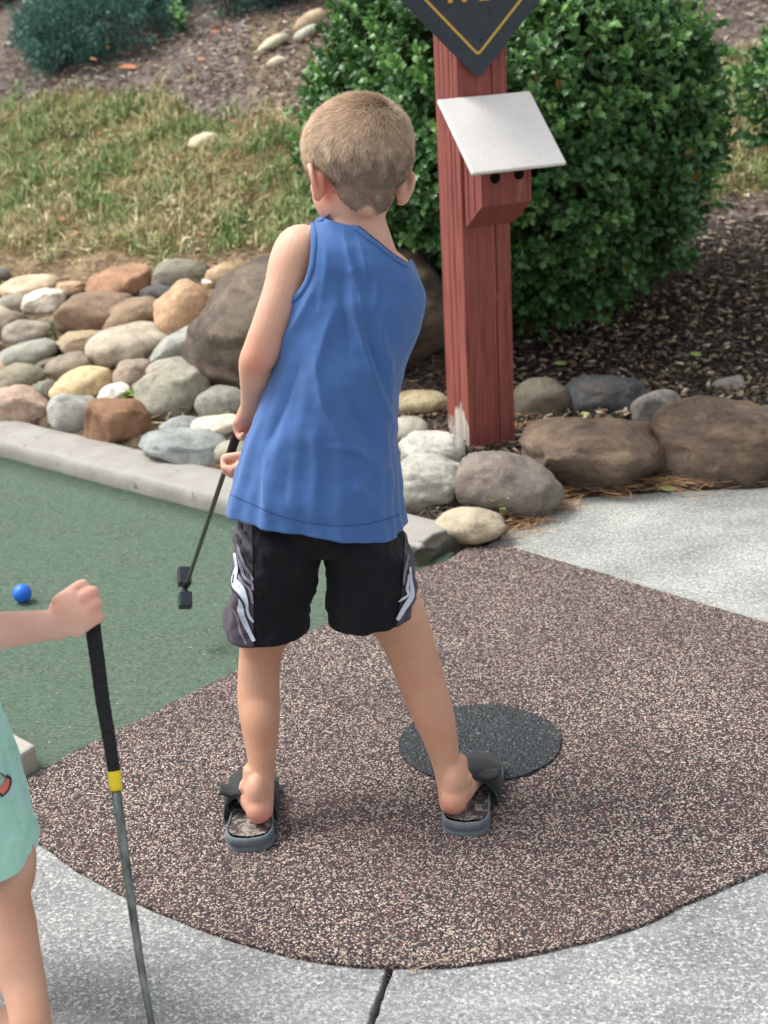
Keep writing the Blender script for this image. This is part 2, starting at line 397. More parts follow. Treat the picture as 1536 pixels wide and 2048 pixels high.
# --- kerbs
m = M('painted_kerb', 0.75, 0.35); co = m.coord()
a = m.noise(co, 12, 5, 0.65); b = m.noise(co, 150, 3, 0.6); v = m.vcol()
c = m.mix(1.0, v, m.ramp(a, [(0.3, (.82, .81, .80)), (0.65, (1.05, 1.05, 1.05))]), 'MULTIPLY')
c = m.mix(m.f(m.noise(co, 26, 3, 0.7), 0.66, 0.72, 0, 0.8), c, S(78, 74, 70))
m.col(c); m.bump(m.math('ADD', a, m.math('MULTIPLY', b, 0.3)), 0.003); M_KERB = m.m
def kerb(P0, P1, width, h, label, broken_end=None, edge=0.012, back=1):
    """P0->P1 is the top front edge; the body extends to the left of the direction of travel"""
    d = unit(np.array(P1)-np.array(P0)); nrm = np.array([-d[1], d[0], 0])*back; L = np.linalg.norm(np.array(P1)-np.array(P0))
    prof = [(0.0, -0.06), (-0.004, 0.0), (0.0, h*0.55), (edge*0.25, h-edge*0.6), (edge, h-edge*0.12), (edge*2.2, h), (width*0.5, h+0.002), (width-edge*1.5, h), (width-edge*.4, h-edge*.3), (width, h-edge), (width+0.006, -0.06)]
    n = max(8, int(L/0.012)); V = []; C = []
    paint = np.array(S(164, 161, 155, .92)); raw = np.array(S(92, 90, 80)); moss = np.array(S(70, 76, 56))
    for i in range(n+1):
        for k, (a, z) in enumerate(prof):
            t = L*i/n; p = np.array(P0)+d*t+nrm*a; p[2] = z
            w = mnoise.noise(Vector((p[0]*9, p[1]*9, z*9)))*0.004; w += (0.024*(mnoise.noise(Vector((p[0]*55, p[1]*55, z*60))))+0.014) if (broken_end and L-t < 0.10 and k < 4) else 0; p = p+nrm*w+np.array([0, 0, w*0.5])
            e = 0
            if broken_end is not None:
                e = (t-(L-broken_end))/broken_end
                if e > 0:
                    cut = mnoise.noise(Vector((a*26, z*34, 1.7)))*0.035+mnoise.noise(Vector((a*70, z*80, 4)))*0.016
                    reach = broken_end*(0.62+0.5*(1-max(z, 0)/h)*0.35)+cut
                    p = np.array(P0)+d*(L-broken_end+e*max(reach, 0.01))+nrm*a; p[2] = z
            V.append(p)
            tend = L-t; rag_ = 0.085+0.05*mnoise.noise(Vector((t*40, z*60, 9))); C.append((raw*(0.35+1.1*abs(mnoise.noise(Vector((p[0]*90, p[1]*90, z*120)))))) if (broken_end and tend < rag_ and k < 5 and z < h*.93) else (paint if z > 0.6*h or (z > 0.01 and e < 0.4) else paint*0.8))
    K = len(prof); F = ring_faces(n+1, K)
    V = np.array(V); C = np.array(C)
    # end caps as fine, rough fans
    for base, sgn in ((0, -1), (n*K, 1)):
        ringp = V[base:base+K]; c0 = ringp.mean(0); o = len(V); rows = 4
        ex = []; 
        for r in range(1, rows):
            for p in ringp:
                q = c0+(p-c0)*(1-r/rows); q = q+d*sgn*(mnoise.noise(Vector(q)*60)*0.012 if sgn == 1 and broken_end else 0.0); ex.append(q)
        ex.append(c0+d*sgn*(0.008 if sgn == 1 and broken_end else 0)); V = np.vstack([V, ex]); 
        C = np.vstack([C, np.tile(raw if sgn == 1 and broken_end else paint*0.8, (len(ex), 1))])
        rings = [list(range(base, base+K))]+[list(range(o+r*K, o+(r+1)*K)) for r in range(rows-1)]
        for a_, b_ in zip(rings[:-1], rings[1:]):
            for j in range(K): F.append((a_[j], a_[(j+1) % K], b_[(j+1) % K], b_[j]) if sgn < 0 else (a_[(j+1) % K], a_[j], b_[j], b_[(j+1) % K]))
        for j in range(K): F.append((rings[-1][j], rings[-1][(j+1) % K], len(V)-1) if sgn < 0 else (rings[-1][(j+1) % K], rings[-1][j], len(V)-1))
    if broken_end is not None:
        low = V[:, 2] < 0.012; nearend = ((V-np.array(P1))@d > -broken_end)
        C[nearend & low] = moss
    base = (np.array(P0)+np.array(P1))/2; base[2] = 0
    root = link('kerb', new_mesh('kerb', V-base, F, M_KERB, C)); root.location = base
    root['label'] = label; root['category'] = 'kerb'
    bm = bmesh.new(); bm.from_mesh(root.data); bmesh.ops.recalc_face_normals(bm, faces=bm.faces); bm.to_mesh(root.data); bm.free()
    return root
kerb((-2.9, curb_front(-2.9), 0), (0.092, curb_front(0.092), 0), 0.172, 0.05, 'long grey painted concrete kerb with a broken end, between the green carpet and the river stones', 0.09)
# lower-left kerb stub: its corner at (-0.636,2.443), front edge runs left-down
kerb((-0.652, 2.418, 0), (-2.0, 3.36, 0), 0.06, 0.001, 'x') if False else None
V, F = bevelled(*[np.array([(-0.636, 2.447, -.05), (-0.668, 2.395, -.05), (-1.5, 2.84, -.05), (-1.47, 2.90+.25, -.05), (-0.72, 2.53, -.05),
    (-0.636, 2.443, .05), (-0.667, 2.392, .05), (-1.5, 2.84, .05), (-1.47, 3.15, .05), (-0.72, 2.527, .05)]), [(0, 1, 6, 5), (1, 2, 7, 6), (2, 3, 8, 7), (3, 4, 9, 8), (4, 0, 5, 9), (5, 6, 7, 8, 9), (0, 4, 3, 2, 1)]], 0.006, 2)
o = link('kerb', new_mesh('kerb', V-np.array([-1, 2.6, 0]), F, M_KERB, np.tile(S(176, 171, 163, .92), (len(V), 1)), smooth=False)); o.location = (-1, 2.6, 0)
o['label'] = 'short grey concrete kerb end beside the small child, at the near corner of the green carpet'; o['category'] = 'kerb'

# ================================================================ ROCKS
m = M('river_stone', 0.8, 0.35); co = m.coord('obj'); oi = m.n.new('ShaderNodeObjectInfo')
ad = m.n.new('ShaderNodeVectorMath'); ad.operation = 'ADD'; m.l(co, ad.inputs[0])
sc_ = m.n.new('ShaderNodeVectorMath'); sc_.operation = 'SCALE'; m.l(oi.outputs['Location'], sc_.inputs[0]); sc_.inputs['Scale'].default_value = 5.0
m.l(sc_.outputs[0], ad.inputs[1]); co = ad.outputs[0]
a = m.noise(co, 16, 6, 0.65, 0.6); b = m.noise(co, 110, 5, 0.75); st = m.noise(co, 7, 3, 0.6, 2.0)
c = m.mix(1.0, oi.outputs['Color'], m.ramp(a, [(0.28, (.55, .54, .53)), (0.5, (.98, .98, .98)), (0.75, (1.3, 1.28, 1.22))]), 'MULTIPLY')
c = m.mix(m.f(st, 0.55, 0.75, 0, 0.35), c, S(122, 98, 76)); pk = m.noise(co, 45, 5, 0.75, 1.0); c = m.mix(m.f(pk, 0.60, 0.70, 0, 0.5), c, S(88, 80, 72)); c = m.mix(m.f(pk, 0.40, 0.30, 0, 0.35), c, S(206, 200, 188)); c = m.mix(1.0, c, m.ramp(b, [(0.3, (.78, .78, .78)), (0.65, (1.14, 1.14, 1.13))]), 'MULTIPLY')
m.col(c); m.bump(m.math('ADD', b, m.math('MULTIPLY', a, 1.5)), 0.004); m.bump(pk, 0.0025); M_ROCK = m.m
def boulder_mat(nm, cs_):
  m = M(nm, 0.75, 0.4); co = m.coord('obj'); cs = m.coord('obj', (0.7, 1, 2.6))
  a = m.noise(cs, 5, 7, 0.75, 0.35); b = m.noise(co, 70, 6, 0.8); e = m.noise(cs, 2.2, 4, 0.65, 0.3)
  c = m.ramp(a, [(0.3, cs_[0]), (0.5, cs_[1]), (0.62, cs_[2]), (0.8, cs_[3])])
  c = m.mix(m.f(e, 0.5, 0.62, 0, 0.6), c, cs_[4]); pk = m.noise(co, 28, 6, 0.75, 0.8); c = m.mix(m.f(pk, .58, .7, 0, .4), c, cs_[3]); c = m.mix(1.0, c, m.ramp(b, [(0.3, (.72, .72, .72)), (0.7, (1.2, 1.2, 1.2))]), 'MULTIPLY')
  m.col(c); m.bump(m.math('ADD', b, m.math('MULTIPLY', a, 1.2)), 0.008); m.bump(pk, .004); return m.m
M_BOULDER = boulder_mat('dark_boulder', [S(58, 50, 45), S(106, 94, 82), S(140, 122, 104), S(160, 144, 124), S(62, 55, 49)])
M_BROWN = boulder_mat('brown_stone', [S(70, 57, 50), S(120, 102, 86), S(152, 130, 108), S(182, 160, 134), S(72, 62, 55)])
def ico(sub):
    bm = bmesh.new(); bmesh.ops.create_icosphere(bm, subdivisions=sub, radius=1); bm.verts.index_update()
    r = np.array([v.co[:] for v in bm.verts]), np.array([[v.index for v in f.verts] for f in bm.faces]); bm.free(); return r
ICO = {3: ico(3), 4: ico(4), 5: ico(5)}
def rock(px, py, w, h, rot, rgb, label, kind='smooth', sub=4, name='river_stone', seed=0, cat='stone', rise=0.30, mat=None, group=None, flat=False):
    """stone whose outline reads w x h photo pixels round (px,py), bedded in the ground"""
    p = hit(px, py, 0.0); k = ppm(p); W = w/k/2*1.10; D = W*(0.80 if w > h*1.2 else 1.0); Hh = max(h/k/2*1.12*0.93, 0.3*W)
    if flat: D = W*0.9; Hh = W*0.3
    c = hit(px, py, Hh*rise); k = ppm(c)
    V, F = ICO[sub]; V = V.copy(); rs = np.random.default_rng(seed+11)
    ex = {'smooth': 2.2, 'angular': 3.4, 'round': 2.0, 'slab': 3.0}[kind]
    V = np.sign(V)*np.abs(V)**(2/ex) if ex > 2.01 else V
    V /= np.maximum(np.linalg.norm(V, axis=1, keepdims=True)**0.35, 1e-6)
    a = fbm(V, 0.75, 2, seed+0.37)[:, None]
    V = V*(1+a*(0.20 if kind != 'angular' else 0.30))
    if kind in ('angular', 'slab'):
        for _ in range(9 if kind == 'angular' else 5):
            n = unit(rs.normal(size=3)); dd = 0.74+rs.random()*0.2; q = V@n; over = q > dd; V[over] -= np.outer((q[over]-dd)*0.85, n)
    V = V*(1+fbm(V, 3.5, 4, seed+5)[:, None]*(0.075 if kind in ('angular', 'slab') else 0.05))
    mn, mx = V.min(0), V.max(0); V = (V-(mn+mx)/2)/((mx-mn)/2)
    V = V*np.array([W, D, Hh]); zr = rs.uniform(-0.25, 0.25)
    R = Matrix.Rotation(rad(rot)-ROLL*0.5, 3, 'Y') @ Matrix.Rotation(zr, 3, 'Z')
    V = V@np.array(R).T
    o = link(name, new_mesh(name, V, F, mat or M_ROCK)); o.location = [float(x) for x in c]
    lum = sum(rgb)/3; rgb = tuple(lum+(q-lum)*0.74 for q in rgb); o.color = (*S(*rgb, 1.15), 1); o['label'] = label; o['category'] = cat
    if group: o['group'] = group
    return o, c
GL = 'river stones bedded behind the long kerb'
Z = lambda zx, zy: (zx/2.743, 500+zy/2.743)
LEFT = [ # zoomed px centre, size, tilt, colour, label, kind
 (165, 205, 320, 125, 0, (216, 188, 150), 'long cream-orange stone, leftmost big one of the back row below the grass', 'smooth'),
 (385, 215, 185, 85, 0, (190, 152, 112), 'small tan angular stone right of the long cream-orange one in the back row', 'angular'),
 (650, 185, 350, 170, -10, (178, 128, 92), 'orange-brown wedge-shaped stone in the middle of the back row', 'slab'),
 (990, 130, 300, 160, 0, (134, 130, 112), 'grey-olive stone with a dark stain, topmost stone left of the big boulder', 'smooth'),
 (868, 238, 190, 90, 0, (92, 92, 92), 'small flat dark slate-grey stone below the stained olive one', 'round'),
 (60, 300, 200, 110, 0, (158, 154, 136), 'pale grey-green stone at the left edge of the photo, under the cream-orange one', 'smooth'),
 (250, 290, 235, 150, -15, (216, 204, 184), 'whitish jagged stone near the left, between rounded ones', 'angular'),
 (540, 345, 430, 220, 0, (146, 118, 92), 'largest brown-tan flat-topped stone in the upper left of the stone bed', 'slab'),
 (725, 368, 330, 180, -18, (154, 126, 96), 'tan-brown pointed stone right of the largest flat-topped one', 'smooth'),
 (1000, 350, 320, 290, -35, (206, 160, 118), 'peach-orange rounded stone leaning against the big boulder', 'slab'),
 (50, 410, 190, 150, 0, (140, 124, 106), 'grey-brown stone at the left edge, second from the top of the pile', 'smooth'),
 (150, 458, 255, 155, 0, (166, 154, 136), 'light grey-brown oval stone near the left edge under the whitish jagged one', 'round'),
 (445, 512, 255, 135, -5, (176, 152, 118), 'tan stone with a dark chip, under the largest flat-topped stone', 'angular'),
 (705, 530, 425, 235, -5, (186, 172, 150), 'large pale beige speckled oval stone in the middle of the stone bed', 'round'),
 (1000, 540, 350, 190, -22, (156, 158, 148), 'pale blue-grey slanting stone at the foot of the big boulder', 'slab'),
 (150, 585, 325, 155, -10, (150, 152, 138), 'long greenish-grey stone near the left edge, mid height of the pile', 'smooth'),
 (385, 648, 265, 155, -12, (150, 136, 114), 'grey-tan oval stone left of the yellow-cream one', 'round'),
 (280, 628, 160, 70, -8, (118, 108, 94), 'small brown-grey stone wedged under the long greenish-grey one', 'slab'),
 (110, 708, 290, 170, 0, (150, 142, 118), 'grey-olive rounded stone at the left above the pink granite one', 'round'),
 (450, 752, 335, 195, -14, (218, 186, 132), 'yellow-cream smooth stone, the yellowest of the pile', 'smooth'),
 (725, 688, 225, 165, 0, (162, 142, 120), 'tan-pink rounded stone just below the pale speckled oval', 'slab'),
 (965, 665, 295, 140, 0, (164, 154, 138), 'grey-beige stone half hidden behind the large grey-olive one', 'smooth'),
 (245, 788, 150, 145, -25, (128, 130, 116), 'small greenish-grey stone between the grey-olive and the yellow-cream ones', 'slab'),
 (105, 870, 350, 240, 12, (190, 158, 136), 'pinkish granite block with a rough face, at the left edge on the kerb', 'angular'),
 (405, 908, 275, 225, 20, (164, 164, 158), 'grey stone with white veins, on the kerb between the pink granite and the rust-brown one', 'angular'),
 (620, 802, 175, 125, -10, (232, 224, 212), 'small pure white stone behind the rust-brown one', 'slab'),
 (790, 762, 120, 115, 0, (136, 134, 118), 'small grey stone peeping out behind the large grey-olive one', 'angular'),
 (665, 950, 375, 265, 5, (148, 104, 72), 'rust-brown blocky stone standing on the kerb, the reddest of the pile', 'angular'),
 (945, 792, 385, 295, -22, (154, 152, 132), 'large grey-olive stone behind the kerb, left of the boy', 'slab'),
 (1215, 848, 280, 195, 0, (140, 140, 126), 'grey-green oval stone right behind the boy\'s wrist', 'smooth'),
 (1000, 962, 225, 95, 0, (140, 146, 144), 'small bluish-grey stone above the long blue-grey slab', 'smooth'),
 (1190, 968, 290, 115, -5, (208, 198, 174), 'cream stone just left of the boy\'s hands', 'smooth'),
 (1040, 1080, 510, 195, 7, (146, 154, 152), 'long blue-grey slab-like stone lying on the kerb left of the boy', 'slab'),
 (1290, 1112, 220, 145, 0, (160, 156, 136), 'grey-olive stone behind the boy\'s lower hand', 'round'),
 (15, 145, 80, 95, 0, (116, 114, 110), 'grey stone cut by the left edge of the photo, highest of the pile', 'round'),
 (1225, 150, 210, 140, -20, (186, 154, 112), 'tan stone showing between the stained olive one and the big boulder', 'smooth'),
 (5, 690, 80, 60, 0, (190, 190, 180), 'tiny pale stone cut by the left edge of the photo, mid height', 'smooth'),
 (270, 402, 115, 75, 0, (140, 122, 92), 'small olive-brown stone under the whitish jagged one', 'smooth'),
 (1020, 207, 130, 50, 0, (134, 106, 92), 'thin reddish-brown stone under the stained olive one', 'slab'),
]
for i, (zx, zy, ww, hh, rr, cc, lb, kd) in enumerate(LEFT):
    px, py = Z(zx, zy); rock(px, py, ww/2.743, hh/2.743, rr, cc, lb, kd, 4, seed=i*3+1, group=GL)
Z4 = lambda zx, zy: (760+zx/1.98, 700+zy/1.98)
RIGHT = [
 (148, 212, 230, 110, -4, (178, 162, 120), 'tan yellowish flat oval stone left of the red post', 'round', .3),
 (110, 330, 160, 130, 0, (176, 170, 156), 'pale grey rounded stone between the boy and the foot of the red post', 'round', .3),
 (208, 400, 245, 155, 10, (198, 196, 182), 'off-white stone with a dark chipped edge, in front of the red post', 'slab', .35),
 (190, 545, 330, 245, 8, (172, 170, 158), 'large pale grey cracked stone just right of the boy\'s shirt', 'slab', .35),
 (500, 548, 390, 260, 22, (128, 116, 106), 'big brown-grey speckled egg-shaped stone in front of the red post', 'smooth', .45),
 (362, 696, 262, 128, 0, (180, 164, 134), 'tan flat oval stone behind the broken kerb end, nearest of the stones', 'round', .5),
 (640, 212, 205, 200, 0, (112, 104, 86), 'olive-brown round stone right of the red post', 'round', .35),
 (897, 192, 305, 170, 8, (72, 76, 80), 'dark slate-coloured stone behind the big brown one', 'slab', .35),
 (1095, 252, 200, 195, 15, (128, 122, 116), 'grey angular stone between the two big brown ones', 'angular', .35),
 (850, 425, 540, 305, 7, (138, 104, 76), 'big brown stone with a dark top and a ridge, at the edge of the path', 'angular', .45),
 (1350, 378, 500, 335, 4, (128, 104, 80), 'biggest smooth brown stone by the path, at the right edge of the photo', 'slab', .45),
 (1540, 290, 90, 140, 0, (110, 104, 96), 'grey stone cut by the right edge of the photo', 'round', .35),
 (1378, 142, 125, 75, 0, (150, 144, 138), 'small pale grey lumpy stone alone on the mulch', 'angular', .2),
]
for i, (zx, zy, ww, hh, rr, cc, lb, kd, rise) in enumerate(RIGHT):
    px, py = Z4(zx, zy); o, c = rock(px, py, ww/1.98, hh/1.98, rr, cc, lb, kd, 5 if ww > 300 else 4, seed=100+i*3, rise=rise, mat=(M_BROWN if i in (9, 10) else None), group='stones edging the bed round the post')
for i, (px, py, ww, hh) in enumerate([(560, 905, 120, 70), (640, 930, 130, 75), (720, 950, 120, 70), (600, 860, 110, 70), (690, 880, 120, 75), (755, 905, 90, 60), (545, 845, 90, 60), (650, 830, 110, 65), (730, 830, 110, 60)]):
    rock(px, py, ww, hh, 0, ((150, 144, 130), (176, 158, 130), (136, 128, 116))[i % 3], 'river stone hidden behind the boy, between the kerb and the big boulder', ('smooth', 'slab', 'round')[i % 3], 3, seed=300+i, group='stones hidden behind the boy')
for i in range(26):
    rock(-70-(i % 5)*125+30*(i % 2), 590+(i//5)*55+(i % 5)*-12, 125, 66, 0, ((150, 144, 130), (186, 156, 122), (136, 128, 116), (196, 184, 160))[(i*7) % 4], 'river stone of the bed beyond the left edge of the photo', ('smooth', 'slab', 'round')[i % 3], 3, seed=340+i, group='stones beyond the left edge')
o, c = rock(632, 648, 495, 285, -3, (90, 80, 70), 'huge dark brown boulder behind the boy', 'smooth', 5, 'boulder', 9, 'boulder', .35, M_BOULDER)
for px, py, ww, hh, rr, cc, lb in [
  (618, 44, 66, 34, -28, (186, 158, 122), 'tan oblong stone highest on the mulch slope'),
  (545, 86, 64, 24, -24, (190, 182, 150), 'long pale yellowish stone on the mulch slope'),
  (610, 68, 58, 24, -28, (176, 174, 158), 'pale grey stone under the tan oblong one on the slope'),
  (553, 125, 40, 22, -14, (206, 192, 162), 'small cream stone alone on the mulch slope'),
  (408, 283, 62, 32, -8, (206, 192, 152), 'cream stone lying in the grass'),
  (68, 12, 52, 36, 0, (170, 154, 128), 'tan stone in the shade at the top left corner')]:
    rock(px, py, ww, hh, rr, cc, lb, 'smooth', 3, 'fieldstone', int(px), rise=.5, group='stones scattered on the bank')
# ================================================================ POST, BOX, SIGN
m = M('red_painted_wood', 0.7, 0.35); co = m.coord('obj', (1, 1, 0.05)); cr = m.coord('obj')
a = m.noise(co, 95, 4, 0.7, 0.3); b = m.noise(m.coord('obj', (1, 1, 0.02)), 30, 3, 0.6); g = m.noise(cr, 5, 3, 0.6)
c = m.ramp(a, [(0.30, S(76, 38, 34)), (0.42, S(132, 70, 63)), (0.58, S(148, 82, 73)), (0.8, S(172, 108, 97))])
c = m.mix(m.f(g, 0.35, 0.7, 0, 0.35), c, S(112, 60, 56)); v = m.vcol(); c = m.mix(1.0, c, v, 'MULTIPLY')
m.col(c); m.bump(m.math('ADD', a, b), 0.003); M_RED = m.m
M_CRACK = simple('crack_shadowed_wood', S(50, 26, 24), 0.9, 0.1)
m = M('bare_weathered_wood', 0.85, 0.2); m.col(m.ramp(m.noise(m.coord('obj', (1, 1, .08)), 60, 4), [(0.3, S(140, 128, 118)), (0.7, S(205, 196, 188))])); M_BARE = m.m
nF = np.array([math.sin(rad(22)), -math.cos(rad(22)), 0]); uF = np.array([math.cos(rad(22)), math.sin(rad(22)), 0]); zU = np.array([0, 0, 1.0])
PW = 0.0685
pf = hit(940, 902); corner = pf.copy()                       # near vertical edge at the ground
pc = corner - nF*PW + uF*PW; pc[2] = 0
def fine_box(c, ax, ay, az, nx, nz, groove=None):
    """box whose four upright sides are grids so that grain cracks can be cut in; returns verts, faces"""
    V = []; F = []
    loops = []
    per = []
    for i in range(nx): per.append((-1+2*i/nx, -1))
    for i in range(nx): per.append((1, -1+2*i/nx))
    for i in range(nx): per.append((1-2*i/nx, 1))
    for i in range(nx): per.append((-1, 1-2*i/nx))
    for k in range(nz+1):
        for (a, b) in per:
            r = 1.0
            z = -1+2*k/nz
            d = groove(a, b, z) if groove else 0
            q = np.array(c)+np.array(ax)*a+np.array(ay)*b+np.array(az)*z
            nn = unit(np.array(ax)*(a if abs(a) > 0.999 else 0)+np.array(ay)*(b if abs(b) > 0.999 else 0))
            if abs(a) > .999 and abs(b) > .999: q = q-nn*0.0028
            V.append(q-nn*d)
    K = len(per); F = ring_faces(nz+1, K)
    for base, sg in ((0, 1), (nz*K, -1)):
        V.append(np.mean(V[base:base+K], 0)); 
        for j in range(K): F.append((len(V)-1, base+(j+1) % K, base+j) if sg > 0 else (len(V)-1, base+j, base+(j+1) % K))
    return np.array(V), F
def groove_post(a, b, z):
    d = 0.0; wob = 0.045*mnoise.noise(Vector((z*2.2, 0.3, 5)))
    if b < -0.99:      # front face (toward +nF) runs along uF
        if abs(a-(0.36+wob)) < 0.014 and (z < 0.93): d = 0.010
        if abs(a-(-0.12+wob*1.5)) < 0.012 and z > 0.42: d = 0.002
    if a < -0.99:
        for q, lo, hi in ((-0.25, -0.9, 1), (0.2, -1, 0.6), (0.55, 0.0, 1.0), (-0.6, -0.3, 0.5)):
            if abs(b-(q+wob)) < 0.014 and lo < z < hi: d = 0.006
    return d
post = thing('post', 'square red painted timber post with bare wood at its foot, in front of the bush', 'post', (pc[0], pc[1], 0))
HP = 1.95
V, F = fine_box(pc+zU*(HP/2-0.06), uF*PW, -nF*PW, zU*(HP/2+0.06), 64, 60, groove_post)
# -nF as ay : b=-1 is the +nF side
cl = np.ones((len(V), 3)); loc = V-pc
leftside = (loc@uF < -PW*0.97); zz = V[:, 2]
part('timber', post, V, F, M_RED, cl, smooth=False)
# worn paint patch at the foot of the left side: thin bare-wood slivers 1 mm proud of the paint
sl_v, sl_f = [], []
for i in range(26):
    b = -0.98+1.9*i/26; wv = 0.055; h0 = 0.0; h1 = (0.012+0.055*abs(mnoise.noise(Vector((i*0.7, 2, 1)))) + (0.085 if b < 0.25 else 0.02)*(1-abs(b+0.3)*0.6))+pc[2]
    base = pc-uF*(PW+0.0006)
    q0 = base-nF*PW*b; q1 = base-nF*PW*min(b+2*0.95/26*1.0, 0.99); o = len(sl_v)
    zb = float(terr(q0[0], q0[1]))-0.01
    for q, hh in ((q0, h1), (q1, h1*0.96)):
        sl_v += [q+zU*zb, q+zU*(zb+0.02+hh), q+zU*zb+uF*0.002, q+zU*(zb+0.02+hh)+uF*0.002]
    sl_f += [(o, o+1, o+5, o+4), (o+1, o+3, o+7, o+5)]
part('worn_patch', post, sl_v, sl_f, M_BARE, smooth=False, label='pale bare wood where the red paint has flaked at the foot')

# box block (bevelled at the bottom) with two holes
def on_plane(px, py, p0, n):
    d = ray(px, py); t = ((np.array(p0)-ORG)@n)/(d@n); return ORG+d*t
faceC = pc+nF*PW
bl = on_plane(931, 457, faceC, nF); z_back = bl[2]
depth = 0.098
fb = on_plane(963, 414, faceC+nF*depth, nF); z_front = fb[2]
tl = on_plane(966, 190, faceC, nF); z_tt = tl[2]                     # roof top edge
rb = on_plane(1040, 336, faceC+nF*0.19, nF); z_tb = rb[2]
slope = (z_tt-z_tb)/0.19
box_root = thing('ball_box', 'red wooden box with two holes under a white sloping tile, fixed to the post', 'wooden box', faceC+zU*z_front)
bw = 0.0700
bc = (bl@uF - pc@uF)+bw          # centre offset along uF so that its left bottom corner matches
z_rt = lambda d: z_tt-slope*d-0.014
prof = [(0.001, z_back), (depth, z_front), (depth, z_rt(depth)), (0.001, z_rt(0.001))]
# front with holes: build solid through bmesh boolean-free approach: front face as flat grid, the two holes laid on later as dark discs
def block():
    V = []; F = []
    nX, nZ = 44, 24
    # front face grid
    zt = z_rt(depth); holes = [(-0.36, z_front+0.66*(zt-z_front)), (0.42, z_front+0.72*(zt-z_front))]
    hr = 0.0125
    for k in range(nZ+1):
        for i in range(nX+1):
            u = -1+2*i/nX; z = z_front+(zt-z_front)*k/nZ; d = depth
            V.append(faceC+uF*(bc+u*bw)+nF*d+zU*z)
    idx = lambda i, k: k*(nX+1)+i
    for k in range(nZ):
        for i in range(nX): F.append((idx(i, k), idx(i+1, k), idx(i+1, k+1), idx(i, k+1)))
    o = len(V)
    for u in (-1, 1):
        for (d, z) in prof: V.append(faceC+uF*(bc+u*bw)+nF*(d-0.0002)+zU*z)
    F += [(o, o+1, o+2, o+3)[::-1], (o+4, o+5, o+6, o+7), (o, o+4, o+5, o+1), (o+2, o+6, o+7, o+3), (o+3, o+7, o+4, o)]
    return V, F, holes, hr
V, F, holes, hr = block()
holes = []
for hx, hy in ((990, 356), (1038, 348)):
    hp_ = on_plane(hx, hy, faceC+nF*depth, nF); holes.append((((hp_-faceC)@uF-bc)/bw, hp_[2]))
part('block', box_root, V, F, M_RED, np.ones((len(V), 3)), smooth=False)
for (u, z) in holes:                                              # flat dark discs on the face, the holes' inner shade put into their colour
    c0 = faceC+uF*(bc+u*bw)+zU*z; vv = []; th = np.linspace(0, 2*math.pi, 24, endpoint=False)
    for r, d in ((hr*1.12, depth+0.0004), (hr, depth+0.0008), (hr*0.98, depth+0.0005), (0.0001, depth+0.0004)):
        vv += [c0+nF*d+(uF*math.cos(t)+zU*math.sin(t))*r for t in th]
    part('hole', box_root, vv, ring_faces(4, 24), simple('hole_shade', (0.006, 0.006, 0.007), 0.9, 0.1))
# dark strips on the block's left side, the splits' shade put into their colour
for q, zt in ((0.25, .9), (0.62, 1)):
    d0 = depth*q; x0 = faceC+uF*(bc-bw-0.0007); zb = z_back+(z_front-z_back)*q+0.003
    Vv, Ff = box(x0+nF*d0+zU*(zb+z_rt(d0))/2, uF*0.0006, nF*0.0011, zU*(z_rt(d0)-zb)/2*0.98)
    part('grain_split', box_root, Vv, Ff, M_CRACK, smooth=False)
# drip marks below the right hole
dv, df = [], []
for k in range(4):
    u = holes[1][0]+0.02+0.30*mnoise.noise(Vector((k, 3.3, 1))); z0 = z_front+0.003+0.010*(k % 3); z1 = holes[1][1]-hr*1.1; o = len(dv); wd = 0.0005
    p = lambda uu, zz_: faceC+uF*(bc+uu*bw)+nF*(depth+0.0006)+zU*zz_
    dv += [p(u-.03, z0)-uF*wd, p(u-.03, z0)+uF*wd, p(u, z1)+uF*wd, p(u, z1)-uF*wd]; df.append((o, o+1, o+2, o+3))
part('drip_mark', box_root, dv, df, simple('chalky_drips', S(190, 160, 150), 0.9), smooth=False)
# roof tile
m = M('glazed_tile', 0.35, 0.5); co = m.coord(); c = m.ramp(m.noise(co, 300, 3, 0.7), [(0.35, S(208, 204, 200)), (0.6, S(230, 228, 224))])
c = m.mix(m.f(m.noise(co, 9, 4, .6), .5, .75, 0, .25), c, S(190, 184, 176)); m.col(c); M_TILE = m.m
dirn = unit(nF*0.19-zU*(z_tt-z_tb)); tn = unit(np.cross(uF, dirn)); tn = tn if tn[2] > 0 else -tn
TLc = on_plane(873, 198, faceC+nF*0.004, nF); TRc = on_plane(1060, 181, faceC+nF*0.004, nF)
BLc = on_plane(947, 348, faceC+nF*0.19, nF); BRc = on_plane(1134, 324, faceC+nF*0.19, nF)
mid0 = (TLc+TRc)/2; mid1 = (BLc+BRc)/2; hw = ((TRc-TLc)@uF+(BRc-BLc)@uF)/4
dirn = unit(nF*0.186-zU*(mid0[2]-mid1[2])); tn = unit(np.cross(uF, dirn)); tn = tn if tn[2] > 0 else -tn
hl = np.linalg.norm([0.186, mid0[2]-mid1[2]])/2; cu = (mid0@uF+mid1@uF)/2-pc@uF
tc = faceC+uF*cu+nF*0.097+zU*(mid0[2]+mid1[2])/2-tn*0.0055
V, F = bevelled(*box(tc, uF*hw, dirn*hl, tn*0.0055), 0.004, 3)
part('roof_tile', box_root, V, F, M_TILE, smooth=False)

